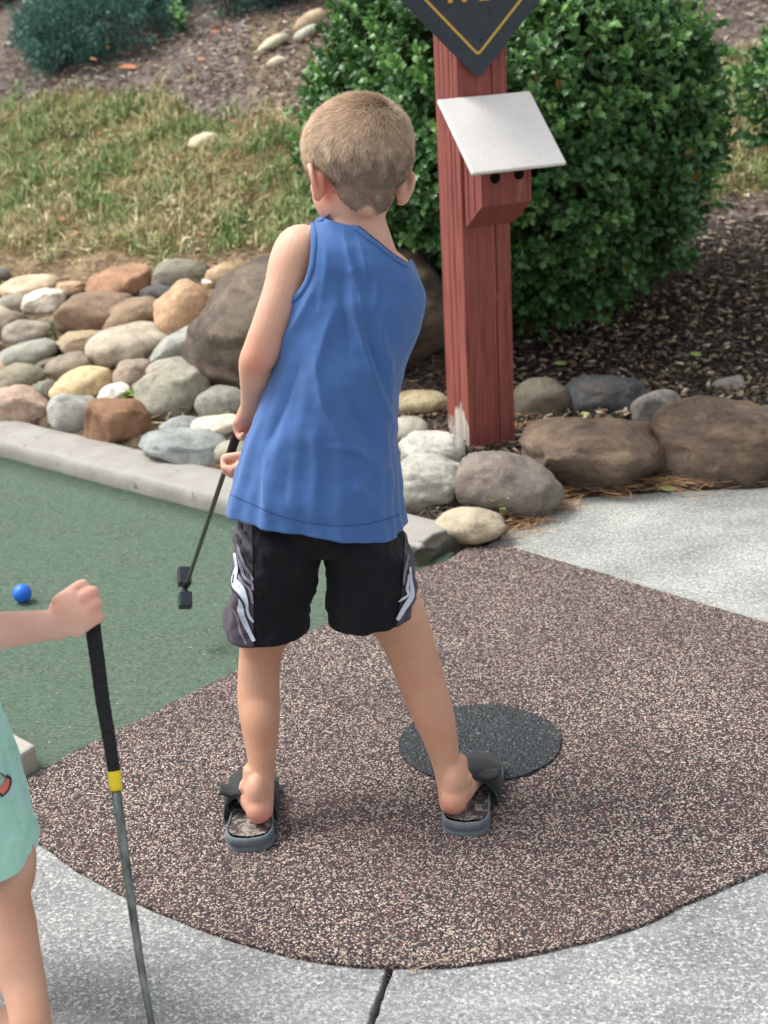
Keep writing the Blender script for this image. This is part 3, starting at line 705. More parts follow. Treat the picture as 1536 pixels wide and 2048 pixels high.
# sign
m = M('slate_sign', 0.55, 0.4); co = m.coord(); c = m.ramp(m.noise(co, 60, 4), [(0.3, S(46, 54, 60)), (0.7, S(60, 68, 75))]); m.col(c); m.bump(m.noise(co, 200, 3), 0.0005); M_SLATE = m.m
M_YEL = simple('yellow_paint', S(212, 168, 78), 0.6)
sp0 = faceC+nF*0.014
bot = on_plane(962, 153, sp0+nF*0.012, nF)
su = bot@uF-pc@uF; HD = 0.36
def dia(u, v, d): return faceC+uF*(su+u)+nF*(0.002+d)+zU*(bot[2]+v)
def rounded_diamond(hd, r, n=8):
    cor = [(0, -hd), (hd, 0), (0, hd), (-hd, 0)]; out = []
    for i, (x, y) in enumerate(cor):
        L = math.hypot(x, y); ccx, ccy = x*(1-r*math.sqrt(2)/L), y*(1-r*math.sqrt(2)/L); a0 = math.atan2(y, x)
        for k in range(n+1):
            a = a0-math.pi/4+math.pi/2*k/n; out.append((ccx+r*math.cos(a), ccy+r*math.sin(a)))
    return out
sign = thing('diamond_sign', 'dark slate diamond-shaped sign with yellow border line and letters, on top of the post', 'sign', dia(0, 0, 0))
rd = rounded_diamond(HD, 0.02); tip = HD-0.02*(math.sqrt(2)-1); n = len(rd)
V = []
for d, k in ((0.0, .995), (0.008, 1.0), (0.011, 0.996)): V += [dia(x*k, y*k+tip, d) for x, y in rd]
F = ring_faces(3, n)+[tuple(range(n))[::-1], tuple(range(2*n, 3*n))]
part('board', sign, V, F, M_SLATE, smooth=False)
inn = on_plane(962, 109, sp0, nF)[2]-bot[2]
hd2 = tip-inn+0.004; wl = 0.0092; r1 = rounded_diamond(hd2, 0.012); r2 = rounded_diamond(hd2-wl, 0.007)
V = [dia(x, y+tip, 0.0118) for x, y in r1]+[dia(x, y+tip, 0.0118) for x, y in r2]+[dia(x, y+tip, 0.0105) for x, y in r1]
F = ring_faces(2, n)+[tuple((a+2*n if a >= n else a) for a in f) for f in ring_faces(2, n)]
part('border_line', sign, V, F, M_YEL, smooth=False)
V, F = ellipsoid(on_plane(963, 80, dia(0, 0, .0115), nF), (0.0038, 0.0038, 0.0038), n=12, m=8); part('screw', sign, V, F, simple('dark_screw', S(30, 34, 38), .5))
tx = bpy.data.curves.new('letters', 'FONT'); tx.body = 'PAR'; tx.size = 0.1; tx.extrude = 0.0004; tx.offset = 0.0022; tx.align_x = 'LEFT'; tx.resolution_u = 4
to = bpy.data.objects.new('letters', tx); COL.objects.link(to); dg = bpy.context.evaluated_depsgraph_get(); me = bpy.data.meshes.new_from_object(to.evaluated_get(dg)); bpy.data.objects.remove(to)
V = np.array([v.co[:] for v in me.vertices]); F = [tuple(p.vertices) for p in me.polygons]
lb_ = on_plane(897, 4, dia(0, 0, .0118), nF)
V = [lb_+uF*(v[0]-0.006)*0.84+zU*v[1]*1.15+nF*(v[2]+0.0002) for v in V]
part('letters', sign, V, F, M_YEL, smooth=False)

# ================================================================ HOLLY BUSHES
m = M('holly_leaf', 0.38, 0.55); v = m.vcol(); m.col(v); m.b.inputs['Subsurface Weight'].default_value = 0.0
m.b.inputs['Transmission Weight'].default_value = 0.0
tr = m.n.new('ShaderNodeBsdfTranslucent'); m.l(v, tr.inputs[0]); ms = m.n.new('ShaderNodeMixShader'); ms.inputs[0].default_value = 0.22
outn = m.n['Material Output']; m.l(m.b.outputs[0], ms.inputs[1]); m.l(tr.outputs[0], ms.inputs[2]); m.l(ms.outputs[0], outn.inputs[0]); M_LEAF = m.m
m = M('twig_bark', 0.9, 0.2); m.col(m.ramp(m.noise(m.coord('obj'), 80), [(.3, S(70, 58, 44)), (.7, S(110, 94, 72))])); M_TWIG = m.m
# template leaf: unit length along +x, spiny edge, folded and curled
LX = [0.0, 0.16, 0.30, 0.44, 0.58, 0.72, 0.86, 1.0]; LW = [0.02, 0.26, 0.17, 0.36, 0.20, 0.30, 0.10, 0.0]
LV = []; 
for x, wd in zip(LX, LW):
    zc = 0.14*math.sin(x*2.6)-0.10*x*x; tipz = 0.05 if wd > 0.22 else 0.12
    LV += [(x, wd, zc+tipz*1.3*wd/0.3), (x, 0, zc), (x, -wd, zc+tipz*1.3*wd/0.3)]
LV = np.array(LV); LF = []
for i in range(7):
    for j in (0, 1):
        a = i*3+j; LF.append((a, a+1, a+4, a+3))
LF = np.array(LF)
def place_leaves(pos, direc, nrm, size, cols, LVt=LV, LFt=LF):
    d = direc/np.linalg.norm(direc, axis=1, keepdims=True); n = nrm-(nrm*d).sum(1, keepdims=True)*d; n /= np.linalg.norm(n, axis=1, keepdims=True)+1e-9
    s = np.cross(n, d); V = pos[:, None]+size[:, None, None]*(LVt[None, :, 0:1]*d[:, None]+LVt[None, :, 1:2]*s[:, None]+LVt[None, :, 2:3]*n[:, None])
    k = LVt.shape[0]; F = (np.arange(len(pos))[:, None, None]*k+LFt[None]).reshape(-1, LFt.shape[1]); C = np.repeat(cols, k, axis=0)
    return V.reshape(-1, 3), F, C
def bush(center, R, n_sprig, label, seed, leaf=0.040, singles=300, name='holly_bush'):
    rg = np.random.default_rng(seed); center = np.array(center, float); R = np.array(R, float)
    d = rg.normal(size=(n_sprig*2, 3)); d /= np.linalg.norm(d, axis=1, keepdims=True); d = d[(d[:, 1] < 0.9)][:n_sprig]
    lump = 1+0.13*fbm(d*1.0, 2.2, 3, seed); low = np.clip(-d[:, 2], 0, 1); rr = lump*(1-0.10*low**2)
    depthf = np.where(rg.random(len(d)) < 0.70, rg.uniform(0.88, 1.03, len(d)), rg.uniform(0.62, 0.90, len(d)))
    q = d
    base = center+q*R*(rr*depthf)[:, None]
    # long stray shoots
    stray = rg.random(len(d)) < 0.05; base[stray] += d[stray]*0.05
    od = unit_rows(d+np.array([0, 0, 0.55])+rg.normal(size=d.shape)*0.45)
    P, D, N, SZ, C = [], [], [], [], []
    tw = []
    for b, o, dd, df in zip(base, od, d, depthf):
        L = rg.uniform(0.05, 0.10); k = rg.integers(6, 10); t0 = rg.uniform(0, 6.28); a1 = unit(np.cross(o, [0.3, 0.5, 0.8])); a2 = np.cross(o, a1)
        tw.append((b-o*0.03, b+o*L)); hue = rg.normal(); bright_leaf = rg.random() < (0.34 if dd[2] > 0.1 else 0.07)  # brighter leaves gather upward, putting the lit top into the leaf colour
        for j in range(k):
            t = j/(k-1); ang = t0+j*2.4; side = a1*math.cos(ang)+a2*math.sin(ang)
            P.append(b+o*L*t); D.append(o*(0.35+0.7*t)+side*(1.0-0.35*t)+rg.normal(size=3)*0.18); N.append(o*1.0+dd*0.5+np.array([0, 0, 0.4])+rg.normal(size=3)*0.25)
            SZ.append(leaf*rg.uniform(0.65, 1.2)*(0.8 if t > .8 else 1))
            base_c = np.array([0.054, 0.150, 0.046])*(1+0.22*hue)+np.array([0.022, 0.042, 0.006])*rg.random()
            if bright_leaf: base_c = np.array([0.16, 0.34, 0.09])*rg.uniform(.8, 1.2)
            elif rg.random() < 0.006: base_c = np.array([0.25, 0.16, 0.03])
            C.append(np.clip(base_c, 0.004, 1))
    P, D, N, SZ, C = map(np.array, (P, D, N, SZ, C))
    root = thing(name, label, 'bush', (center[0], center[1], float(terr(center[0], center[1]))))
    # nearest leaves in view as single leaf objects
    pr = proj(P); dist = np.linalg.norm(P-ORG, axis=1); vis = (pr[:, 0] > 0) & (pr[:, 0] < 1536) & (pr[:, 1] > 0) & (pr[:, 1] < 2048)
    score = np.where(vis, SZ/dist*(1+0.6*rg.random(len(P))), 0)
    front_ = ((P-center)@unit(ORG-center) > 0.5*R[1]); score = np.where(front_, score, 0)
    pick = np.argsort(-score)[:singles]; pick = pick[score[pick] > 0]; keep = np.ones(len(P), bool); keep[pick] = False
    V, F, C2 = place_leaves(P[keep], D[keep], N[keep], SZ[keep], C[keep]); part('foliage', root, V, F, M_LEAF, C2, kind='stuff')
    metas = []
    for g_ in range(6):
        metas.append(new_mesh('leaf', LV*leaf, LF, M_LEAF, np.tile(C[pick[g_*7 % max(len(pick), 1)]] if len(pick) else (0.02, .07, .03), (len(LV), 1))))
    rl = np.array(root.location)
    for i in pick:
        dd = unit(D[i]); nn = unit(N[i]-dd*(N[i]@dd)); ss = np.cross(nn, dd); o = link('leaf', metas[i % 6], root)
        s = SZ[i]/leaf; p = P[i]-rl
        o.matrix_local = Matrix(((dd[0]*s, ss[0]*s, nn[0]*s, p[0]), (dd[1]*s, ss[1]*s, nn[1]*s, p[1]), (dd[2]*s, ss[2]*s, nn[2]*s, p[2]), (0, 0, 0, 1)))
    # twigs
    Vt, Ft = [], []
    def stick(a, b, r0, r1, k=4):
        a = np.array(a); b = np.array(b); t = unit(b-a); s = unit(np.cross(t, [0.3, .2, .9])); u = np.cross(t, s); o = len(Vt)
        for c_, r in ((a, r0), (b, r1)):
            for j in range(k): an = 2*math.pi*j/k; Vt.append(c_+(s*math.cos(an)+u*math.sin(an))*r)
        for j in range(k): Ft.append((o+j, o+(j+1) % k, o+k+(j+1) % k, o+k+j))
    for a, b in tw: stick(a, b, 0.0016, 0.0009, 3)
    g0 = np.array(root.location)
    for i in rg.choice(len(base), min(90, len(base)), replace=False):
        mid = g0*0.35+base[i]*0.65+rg.normal(size=3)*0.03; stick(g0+rg.normal(size=3)*0.04*np.array([1, 1, 0]), mid, 0.008, 0.004); stick(mid, base[i], 0.004, 0.0015)
    part('branches', root, Vt, Ft, M_TWIG, smooth=False, kind='stuff')
    # a few fallen-in shadow mass: inner dense leaves
    return root
def unit_rows(a): return a/np.linalg.norm(a, axis=1, keepdims=True)
bc_ = A(1036, 278, 5.02)
bush(bc_, (0.60, 0.54, 0.575), 6600, 'big rounded dark green holly bush with spiny leaves, behind the red post', 3)
b2 = A(1668, 185, 5.6); bush(b2, (0.27, 0.3, 0.26), 520, 'second holly bush cut by the right edge of the photo', 5, singles=0)

# ================================================================ JUNIPERS
m = M('juniper_needles', 0.7, 0.25); m.col(m.vcol()); M_JUN = m.m
NV = np.array([(0, 0, 0), (0.5, .10, .05), (1, 0, 0), (0.5, -.10, .05), (0.5, 0, -.10)]); NF_ = np.array([(0, 1, 2), (0, 2, 3), (0, 3, 4), (0, 4, 2)])
def juniper(blobs, n, label, seed, tone=(0.13, 0.28, 0.24)):
    rg = np.random.default_rng(seed); blobs = [(hit(px, py), w, h, dz) for px, py, w, h, dz in blobs]
    root = thing('juniper_bush', label, 'bush', blobs[0][0]); P, D, N, Sz, C = [], [], [], [], []
    tot = sum(b[1]**2 for b in blobs)
    for (p, w, h, dz) in blobs:
        k = int(n*w*w/tot); c = p+np.array([0, 0.1, dz])
        d = unit_rows(rg.normal(size=(k, 3))); d[:, 1] = -np.abs(d[:, 1])*np.where(rg.random(k) < .8, 1, -1)
        r = (1+0.35*fbm(d, 2.6, 3, seed+w))*np.where(rg.random(k) < .75, rg.uniform(.88, 1.02, k), rg.uniform(.6, .9, k))
        q = c+d*np.array([w, w*0.8, h])*r[:, None]
        for a, dd, rr in zip(q, d, r):
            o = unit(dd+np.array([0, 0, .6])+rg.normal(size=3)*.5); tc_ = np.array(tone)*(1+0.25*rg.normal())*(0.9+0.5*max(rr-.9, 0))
            for j in range(7):
                P.append(a+o*0.012*j); D.append(o*0.9+rg.normal(size=3)*0.75); N.append(rg.normal(size=3)); Sz.append(rg.uniform(.018, .034)); C.append(np.clip(tc_*rg.uniform(.8, 1.25), .003, 1))
    V, F, C = place_leaves(*map(np.array, (P, D, N, Sz, C)), NV, NF_); part('foliage', root, V, F, M_JUN, C, smooth=False, kind='stuff')
    Vt, Ft = join([limb([blobs[0][0]-zU*.05, blobs[0][0]+np.array([math.cos(a)*.12, math.sin(a)*.1, .12]), b[0]+np.array([0, .1, b[3]])], (.012, .008, .003), n=6, sub=2) for a, b in zip((0, 1.2, 2.5, 4, 5), blobs*2)])
    part('stem', root, Vt, Ft, M_TWIG); return root
juniper([(215, 105, .34, .20, .10), (120, 100, .22, .16, .07), (265, 55, .22, .18, .10), (220, 40, .26, .2, .12), (140, 60, .18, .14, .1), (150, 125, .2, .12, .05)], 5200, 'large blue-green juniper bush on the mulch at the upper left', 21)
juniper([(350, 5, .22, .18, .1), (300, -10, .25, .2, .12)], 1500, 'dark juniper bush behind the large blue-green one, at the top edge of the photo', 22, (0.035, 0.09, 0.078))
juniper([(540, 2, .26, .16, .08), (610, -12, .2, .15, .08)], 1900, 'blue-green juniper bush at the top edge of the photo, above the tan oblong stone', 23, (0.07, .18, .15))

juniper([(0, 8, .22, .14, .05), (-60, 30, .2, .14, .05)], 900, 'low shrub added for the dark top left corner, shade put into its colour', 24, (0.012, 0.02, 0.016))  # dark corner guessed as shrubs, its shade put into the needle colour
juniper([(128, -14, .16, .12, .04)], 500, 'small shrub added right of the tan stone at the top left corner, shade put into its colour', 25, (0.012, 0.022, 0.016))

# ================================================================ GRASS
rg = np.random.default_rng(5)
def blades(pts, hmin, hmax, wid, colf, lean=0.5, seed=1):
    rg = np.random.default_rng(seed); n = len(pts); base = np.column_stack([pts, terr(pts[:, 0], pts[:, 1])+0.004])
    az = rg.uniform(0, 2*math.pi, n); ln = rg.normal(0, lean, n); hgt = rg.uniform(hmin, hmax, n); d = np.column_stack([np.cos(az), np.sin(az), np.zeros(n)])
    fa = az+math.pi/2+rg.normal(0, .4, n); s = np.column_stack([np.cos(fa), np.sin(fa), np.zeros(n)])
    V = []; T = (0, .35, .7, 1.0); Wd = (1, .95, .65, 0.0)
    for t, wk in zip(T, Wd):
        c = base+np.column_stack([d[:, 0]*ln*hgt*t**1.8, d[:, 1]*ln*hgt*t**1.8, hgt*(t-0.28*np.abs(ln)*t*t)])
        if wk > 0: V += [c-s*wid*wk, c+s*wid*wk]
        else: V += [c]
    V = np.stack(V, 1).reshape(-1, 3); k = 7; b = np.arange(n)[:, None]*k
    F = np.concatenate([b+np.array([[0, 1, 3]]), b+np.array([[0, 3, 2]]), b+np.array([[2, 3, 5]]), b+np.array([[2, 5, 4]]), b+np.array([[4, 5, 6]])])
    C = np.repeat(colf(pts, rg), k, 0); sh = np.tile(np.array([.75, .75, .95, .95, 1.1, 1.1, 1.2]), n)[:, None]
    return V, F, C*sh
def gcol(pts, rg):
    n = len(pts); a = fbm(np.column_stack([pts, np.zeros(n)]), 3.2, 3, 2)
    g = np.array([S(126, 150, 92), S(146, 166, 112), S(104, 132, 80)]); y = np.array([S(184, 174, 134), S(166, 150, 116), S(204, 194, 158)])
    dry = rg.random(n) < np.clip(0.48-a*0.9, .12, .85); c = g[rg.integers(0, 3, n)]; c[dry] = y[rg.integers(0, 3, n)][dry]
    return np.clip(c*rg.normal(1.08, .16, (n, 1)), .01, 1)
lo, hi = GRASS.min(0), GRASS.max(0); lo = np.maximum(lo, [-1.7, 4]); hi = np.minimum(hi, [2.0, 8])
tuft = rg.uniform(lo, hi, (5200, 2)); tn_ = fbm(np.column_stack([tuft, np.zeros(len(tuft))]), 4.5, 3, 9); tuft = tuft[(tn_ > -0.22)]
tj = tuft+rg.normal(0, .06, tuft.shape); tuft = tuft[in_poly(tj, GRASS)]
pts = np.repeat(tuft, 13, 0)+rg.normal(0, .020, (len(tuft)*13, 2))
pts2 = rg.uniform(lo, hi, (22000, 2)); pts2 = pts2[in_poly(pts2, GRASS)]
pts = np.vstack([pts, pts2])
m = M('grass_blade', 0.7, 0.25); m.col(m.vcol()); M_GRASS = m.m
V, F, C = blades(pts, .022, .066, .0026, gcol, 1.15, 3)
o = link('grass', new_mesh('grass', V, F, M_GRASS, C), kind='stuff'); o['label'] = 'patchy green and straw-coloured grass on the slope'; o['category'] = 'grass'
# weeds beside the juniper
def weed(px, py, n, hgt, spread, label, colr, name='weed', cat='plant', leafy=0.03, single=True):
    rg = np.random.default_rng(int(px)); p = hit(px, py); root = thing(name, label, cat, p); P, D, N, Sz, C = [], [], [], [], []; sticks = []
    for i in range(n):
        a = rg.uniform(0, 6.28); tip = p+np.array([math.cos(a)*spread*rg.random(), math.sin(a)*spread*rg.random(), hgt*rg.uniform(.6, 1)])
        sticks.append(limb([p, (p+tip)/2+rg.normal(size=3)*.006, tip], (.0016, .0013, .0008), n=5, sub=2, round_ends=False))
        for t in np.linspace(.35, 1, 4):
            P.append(p+(tip-p)*t); D.append(np.array([math.cos(a*3+t*9), math.sin(a*3+t*9), .35])); N.append([0, -.3, 1]); Sz.append(leafy*rg.uniform(.7, 1.2)); C.append(np.array(colr)*rg.uniform(.8, 1.2))
    V, F = join(sticks); part('stem', root, V, F, simple(name+'_stem', tuple(np.array(colr)*.6), .8))
    lfm = new_mesh('leaf', np.array([(0, 0, 0), (.3, .22, .05), (.7, .2, .04), (1, 0, -.08), (.7, -.2, .04), (.3, -.22, .05), (.5, 0, 0)])*leafy, [(0, 6, 1), (1, 6, 2), (2, 6, 3), (3, 6, 4), (4, 6, 5), (5, 6, 0)], M_JUN, np.tile(np.array(colr), (7, 1)))
    for p_, d_, n_, s_ in zip(P, D, N, Sz):
        d_ = unit(d_); n_ = np.array(n_, float); n_ = unit(n_-d_*(n_@d_)); q = np.cross(n_, d_); l = p_-p; s = s_/leafy; o = link('leaf', lfm, root)
        o.matrix_local = Matrix(((d_[0]*s, q[0]*s, n_[0]*s, l[0]), (d_[1]*s, q[1]*s, n_[1]*s, l[1]), (d_[2]*s, q[2]*s, n_[2]*s, l[2]), (0, 0, 0, 1)))
weed(365, 70, 14, .16, .14, 'bright green weed growing at the right side of the large juniper', (.12, .26, .07), leafy=.04)
weed(150, 22, 6, .14, .06, 'light green leafy sprig standing above the large juniper', (.22, .36, .08), leafy=.06)
weed(1003, 1040, 3, .055, .03, 'tiny sprig with pale green leaves in front of the egg-shaped brown-grey stone', (.28, .36, .12), leafy=.022, name='seedling')
weed(258, 800, 3, .03, .02, 'small bright green clover-like sprig behind the rust-brown stone', (.20, .38, .05), leafy=.024, name='seedling')
weed(108, 690, 5, .08, .03, 'thin reddish-green weed growing between stones at the left of the pile', (.10, .13, .05), leafy=.018, name='seedling')

# ================================================================ MULCH, LITTER, NEEDLES
def chips(pts, lmin, lmax, wk, colf, seed, thick=.004, flat=.25, lift=.004):
    rg = np.random.default_rng(seed); n = len(pts); base = np.column_stack([pts, terr(pts[:, 0], pts[:, 1])+lift+rg.uniform(0, .012, n)]); L = rg.uniform(lmin, lmax, n)/2; Wd = L*rg.uniform(wk*.5, wk, n)
    az = rg.uniform(0, 6.28, n); d = np.column_stack([np.cos(az), np.sin(az), rg.normal(0, flat, n)]); d = unit_rows(d); s = unit_rows(np.cross(d, np.column_stack([rg.normal(0, flat, n), rg.normal(0, flat, n)-.2, np.ones(n)]))); u = np.cross(s, d)
    cs = []
    for a, b, c_ in ((-1, -.7, 0), (-1, .7, 0), (1, .6, 0), (1, -.6, 0), (-.7, 0, 1), (.8, .1, 1)): cs.append(base+d*(L*a)[:, None]+s*(Wd*b)[:, None]+u*(thick*c_))
    V = np.stack(cs, 1).reshape(-1, 3); b = np.arange(n)[:, None]*6
    F = np.concatenate([b+np.array([f]) for f in ((0, 4, 1), (0, 3, 5), (0, 5, 4), (1, 4, 5), (1, 5, 2), (2, 5, 3), (0, 1, 2), (0, 2, 3))]); return V, F, np.repeat(colf(n, rg), 6, 0)
def pal(cols, wts, k=1.0):
    cols = np.array([S(*c) for c in cols]); wts = np.array(wts)/sum(wts)
    return lambda n, rg: np.clip(cols[rg.choice(len(cols), n, p=wts)]*rg.normal(k, .15*k, (n, 1)), .004, 1)
m = M('wood_chips', 0.9, 0.2); m.col(m.vcol()); M_CHIP = m.m
def area(n, x0, x1, y0, y1, cond, seed):
    rg = np.random.default_rng(seed); p = rg.uniform((x0, y0), (x1, y1), (n, 2)); return p[cond(p)]
sd_ = lambda p: p[:, 1]-front(p[:, 0])
up_slope = area(30000, -1.8, 2.2, 5.3, 8.6, lambda p: ~in_poly(p, GRASS) & (sd_(p) > 1.75), 31)
right_bed = area(26000, .1, 1.9, 3.45, 5.6, lambda p: ~in_poly(p, GRASS) & (sd_(p) > .04) & (sd_(p) < 2), 32)
V1, F1, C1 = chips(up_slope, .012, .045, .35, pal([(112, 101, 97), (142, 130, 123), (170, 159, 149), (194, 182, 162), (86, 76, 74), (214, 206, 192)], [4, 4, 2, 1.5, 3, .4]), 41)
V2, F2, C2 = chips(right_bed, .008, .036, .30, pal([(62, 55, 51), (84, 76, 70), (102, 94, 87), (136, 126, 114), (170, 158, 142)], [5, 4, 2.5, 1, .35]), 42)  # right bed chips darker, with the bush and tree shade in their palette
o = link('bark_mulch', new_mesh('bark_mulch', np.vstack([V1, V2]), np.vstack([F1, F2+len(V1)]), M_CHIP, np.vstack([C1, C2]), smooth=False), kind='stuff'); o['label'] = 'dark shredded bark mulch covering the bank'; o['category'] = 'mulch'
lit = area(2400, .3, 1.8, 3.8, 5.3, lambda p: ~in_poly(p, GRASS) & (sd_(p) > .2), 33); lit2 = area(1500, -1.4, 1.7, 5.0, 8, lambda p: sd_(p) > 1.2, 34)
leafpal = pal([(160, 144, 120), (122, 104, 86), (196, 184, 164), (104, 88, 76), (138, 124, 104)], [2, 3, 1, 2, 1.5])
V1, F1, C1 = chips(lit, .012, .032, .9, leafpal, 43, .006, .35, .012); V2, F2, C2 = chips(lit2, .01, .03, .8, pal([(206, 190, 160), (200, 140, 96), (226, 214, 196), (150, 110, 80)], [3, 1, 1.5, 2]), 44, .006, .3, .01)
o = link('leaf_litter', new_mesh('leaf_litter', np.vstack([V1, V2]), np.vstack([F1, F2+len(V1)]), M_CHIP, np.vstack([C1, C2]), smooth=False), kind='stuff'); o['label'] = 'dry leaf and pebble litter scattered over the mulch'; o['category'] = 'litter'
# debris between the stones
bed = area(9000, -1.9, .35, 3.4, 6.1, lambda p: (sd_(p) > .02) & (sd_(p) < 1.5) & ~in_poly(p, GRASS), 35)
V1, F1, C1 = chips(bed, .008, .05, .14, pal([(120, 100, 78), (168, 146, 114), (84, 72, 60), (196, 178, 146)], [3, 2, 3, 1]), 45, .003, .3, .006)
o = link('dry_twigs', new_mesh('dry_twigs', V1, F1, M_CHIP, C1, smooth=False), kind='stuff'); o['label'] = 'dry twigs and stalks caught between the river stones'; o['category'] = 'litter'
# pine needles
def needles(spots, n, seed):
    rg = np.random.default_rng(seed); Vn, Fn, Cn = [], [], []
    tone = [S(150, 112, 78), S(176, 138, 98), S(120, 88, 66), S(196, 164, 122)]
    for (px, py, sx_, sy_, k, dirx) in spots:
        for i in range(k):
            g = G(px+rg.normal()*sx_, py+rg.normal()*sy_); z = max(float(terr(g[0], g[1])), 0.003)+rg.uniform(.003, .012); a = dirx+rg.normal()*.7; L = rg.uniform(.04, .085); d = np.array([math.cos(a), math.sin(a), rg.normal()*.06]); s = np.array([-math.sin(a), math.cos(a), 0])
            o = len(Vn); bend = rg.normal()*.012
            for t in (0, .5, 1):
                c = np.array([g[0], g[1], z])+d*L*t+s*bend*math.sin(t*3.14)
                Vn += [c-s*.0007, c+s*.0007+zU*.0006]
            Fn += [(o, o+1, o+3, o+2), (o+2, o+3, o+5, o+4)]; Cn += [tone[rg.integers(0, 4)]]*6
    o = link('pine_needles', new_mesh('pine_needles', Vn, Fn, M_CHIP, np.array(Cn), smooth=False), kind='stuff'); o['label'] = 'brown pine needles along the edge of the path and round the post'; o['category'] = 'needles'
needles([(1030, 1055, 22, 14, 110, .9), (1090, 1015, 25, 7, 100, .6), (1180, 990, 40, 6, 120, .15), (1300, 978, 50, 6, 120, 0), (1440, 972, 60, 5, 60, 0), (1040, 880, 25, 18, 170, .3), (900, 870, 30, 18, 150, 2), (880, 940, 25, 30, 80, 2), (1010, 905, 25, 12, 120, .5), (1120, 850, 60, 25, 100, 1), (955, 1085, 40, 12, 30, .6)], 1, 51)
# single fallen leaves
M_GL = simple('fallen_leaf_green', S(158, 176, 108), .7); M_OL = simple('fallen_leaf_orange', S(206, 140, 96), .7)
def fallen(px, py, size, mat, label, rot, lift=.03):
    p = hit(px, py, lift); k = ppm(p); L = size/k*1.2
    V = np.array([(-.5, 0, .02), (-.25, .22, .1), (.1, .26, .06), (.5, 0, -.03), (.1, -.26, .0), (-.25, -.22, .04), (0, 0, .0), (-.7, .02, 0)])*L; R = np.array(Matrix.Rotation(rot, 3, 'Z')@Matrix.Rotation(.25, 3, 'X'))
    o = link('fallen_leaf', new_mesh('fallen_leaf', V@R.T, [(0, 6, 1), (1, 6, 2), (2, 6, 3), (3, 6, 4), (4, 6, 5), (5, 6, 0), (0, 1, 7)], mat)); o.location = [float(c) for c in p]; o['label'] = label; o['category'] = 'leaf'
fallen(1122, 727, 24, M_GL, 'pale green fallen leaf on the dark mulch just right of the red post', .3)
fallen(1392, 709, 22, M_GL, 'pale green fallen leaf on the mulch toward the right edge', -.6)
fallen(1270, 859, 34, M_GL, 'pale green fallen leaf lying on the big brown stone with the ridge', -.5, .075)
fallen(1171, 827, 16, M_GL, 'small green fallen leaf between the olive-brown and the slate-coloured stones', .2, .04)
fallen(1338, 977, 30, M_GL, 'yellow-green fallen leaf at the edge of the path below the big brown stones', .1, .02)
fallen(262, 134, 34, M_OL, 'large orange-brown fallen leaf at the foot of the juniper', .3, .02)
fallen(188, 118, 18, M_OL, 'lower orange fallen leaf caught in the juniper', 1.2, .28)
fallen(216, 94, 18, M_OL, 'upper orange fallen leaf caught in the juniper', 2.0, .3)
fallen(430, 64, 14, M_OL, 'small orange fallen leaf on the mulch right of the juniper', .5, .02)
fallen(404, 118, 14, M_OL, 'small orange fallen leaf on the mulch, lowest of the slope', .1, .02)
fallen(413, 563, 34, simple('white_paper', S(238, 228, 220), .8), 'white crumpled petal-like scrap between the big boulder and the stones', 1.4, .12)
# a long straw on the mat edge
V, F = limb([G(812, 1946, .004), G(880, 1920, .012), G(940, 1903, .014)], (.0009, .0008, .0005), n=5, sub=3); o = link('straw', new_mesh('straw', V, F, simple('straw', S(190, 160, 130), .8))); o['label'] = 'single dry straw lying across the near edge of the speckled mat'; o['category'] = 'straw'
# pale specks of lint on the carpet
rg = np.random.default_rng(77); Vl, Fl = [], []
for i in range(80):
    g = G(rg.uniform(0, 620), rg.uniform(1000, 1520)); 
    if g[1] > 3.30-.87*g[0] or g[1] < 2.47+1.05*(g[0]+.63)+.03: continue
    o = len(Vl); a = rg.uniform(0, 6.28); L = rg.uniform(.002, .008); z = .0045; q = np.array([g[0], g[1], z])
    for t in (0, .5, 1):
        c = q+np.array([math.cos(a+t*1.5), math.sin(a+t*1.5), 0])*L*t; Vl += [c, c+np.array([.0005, .0006, .0006])]
    Fl += [(o, o+1, o+3, o+2), (o+2, o+3, o+5, o+4)]
o = link('lint', new_mesh('lint', Vl, Fl, simple('pale_fibre', S(190, 205, 180), .9)), kind='stuff'); o['label'] = 'pale fibres and specks on the green carpet'; o['category'] = 'lint'
# ball
bp = G(47, 1207); V, F = ellipsoid((0, 0, 0), (.0214,)*3, n=32, m=20); m = M('blue_ball_paint', .35, .5); m.col(S(30, 108, 214)); m.bump(m.vor(m.coord('obj'), 260).outputs['Distance'], .0006)
o = link('golf_ball', new_mesh('golf_ball', V, F, m.m)); o.location = (bp[0], bp[1], .0246); o['label'] = 'bright blue golf ball rolling on the green carpet'; o['category'] = 'ball'
# ================================================================ PEOPLE
def skin_mat(name, base, warm):
    m = M(name, 0.55, 0.35); co = m.coord(); v = m.vcol()
    a = m.noise(co, 14, 4, 0.6); b = m.noise(co, 420, 3, 0.6)
    c = m.mix(1.0, v, m.ramp(a, [(0.3, (.93, .84, .80)), (0.5, (1.0, .98, .97)), (0.7, (1.04, 1.06, 1.06))]), 'MULTIPLY'); fk = m.noise(co, 130, 4, .75); c = m.mix(m.f(fk, .60, .74, 0, .28), c, S(168, 112, 92)); sc2 = m.noise(co, 34, 4, .7, .8); c = m.mix(m.f(sc2, .60, .72, 0, .22), c, S(206, 140, 124)); m.l(m.f(fk, .3, .7, .42, .62), m.b.inputs['Roughness'])
    m.col(c); m.b.inputs['Subsurface Weight'].default_value = 0.18; m.b.inputs['Subsurface Radius'].default_value = (1.0, .35, .2); m.b.inputs['Subsurface Scale'].default_value = 0.006
    m.bump(b, 0.0005); m.bump(fk, 0.0006); return m.m
M_SKIN = skin_mat('skin', None, None)
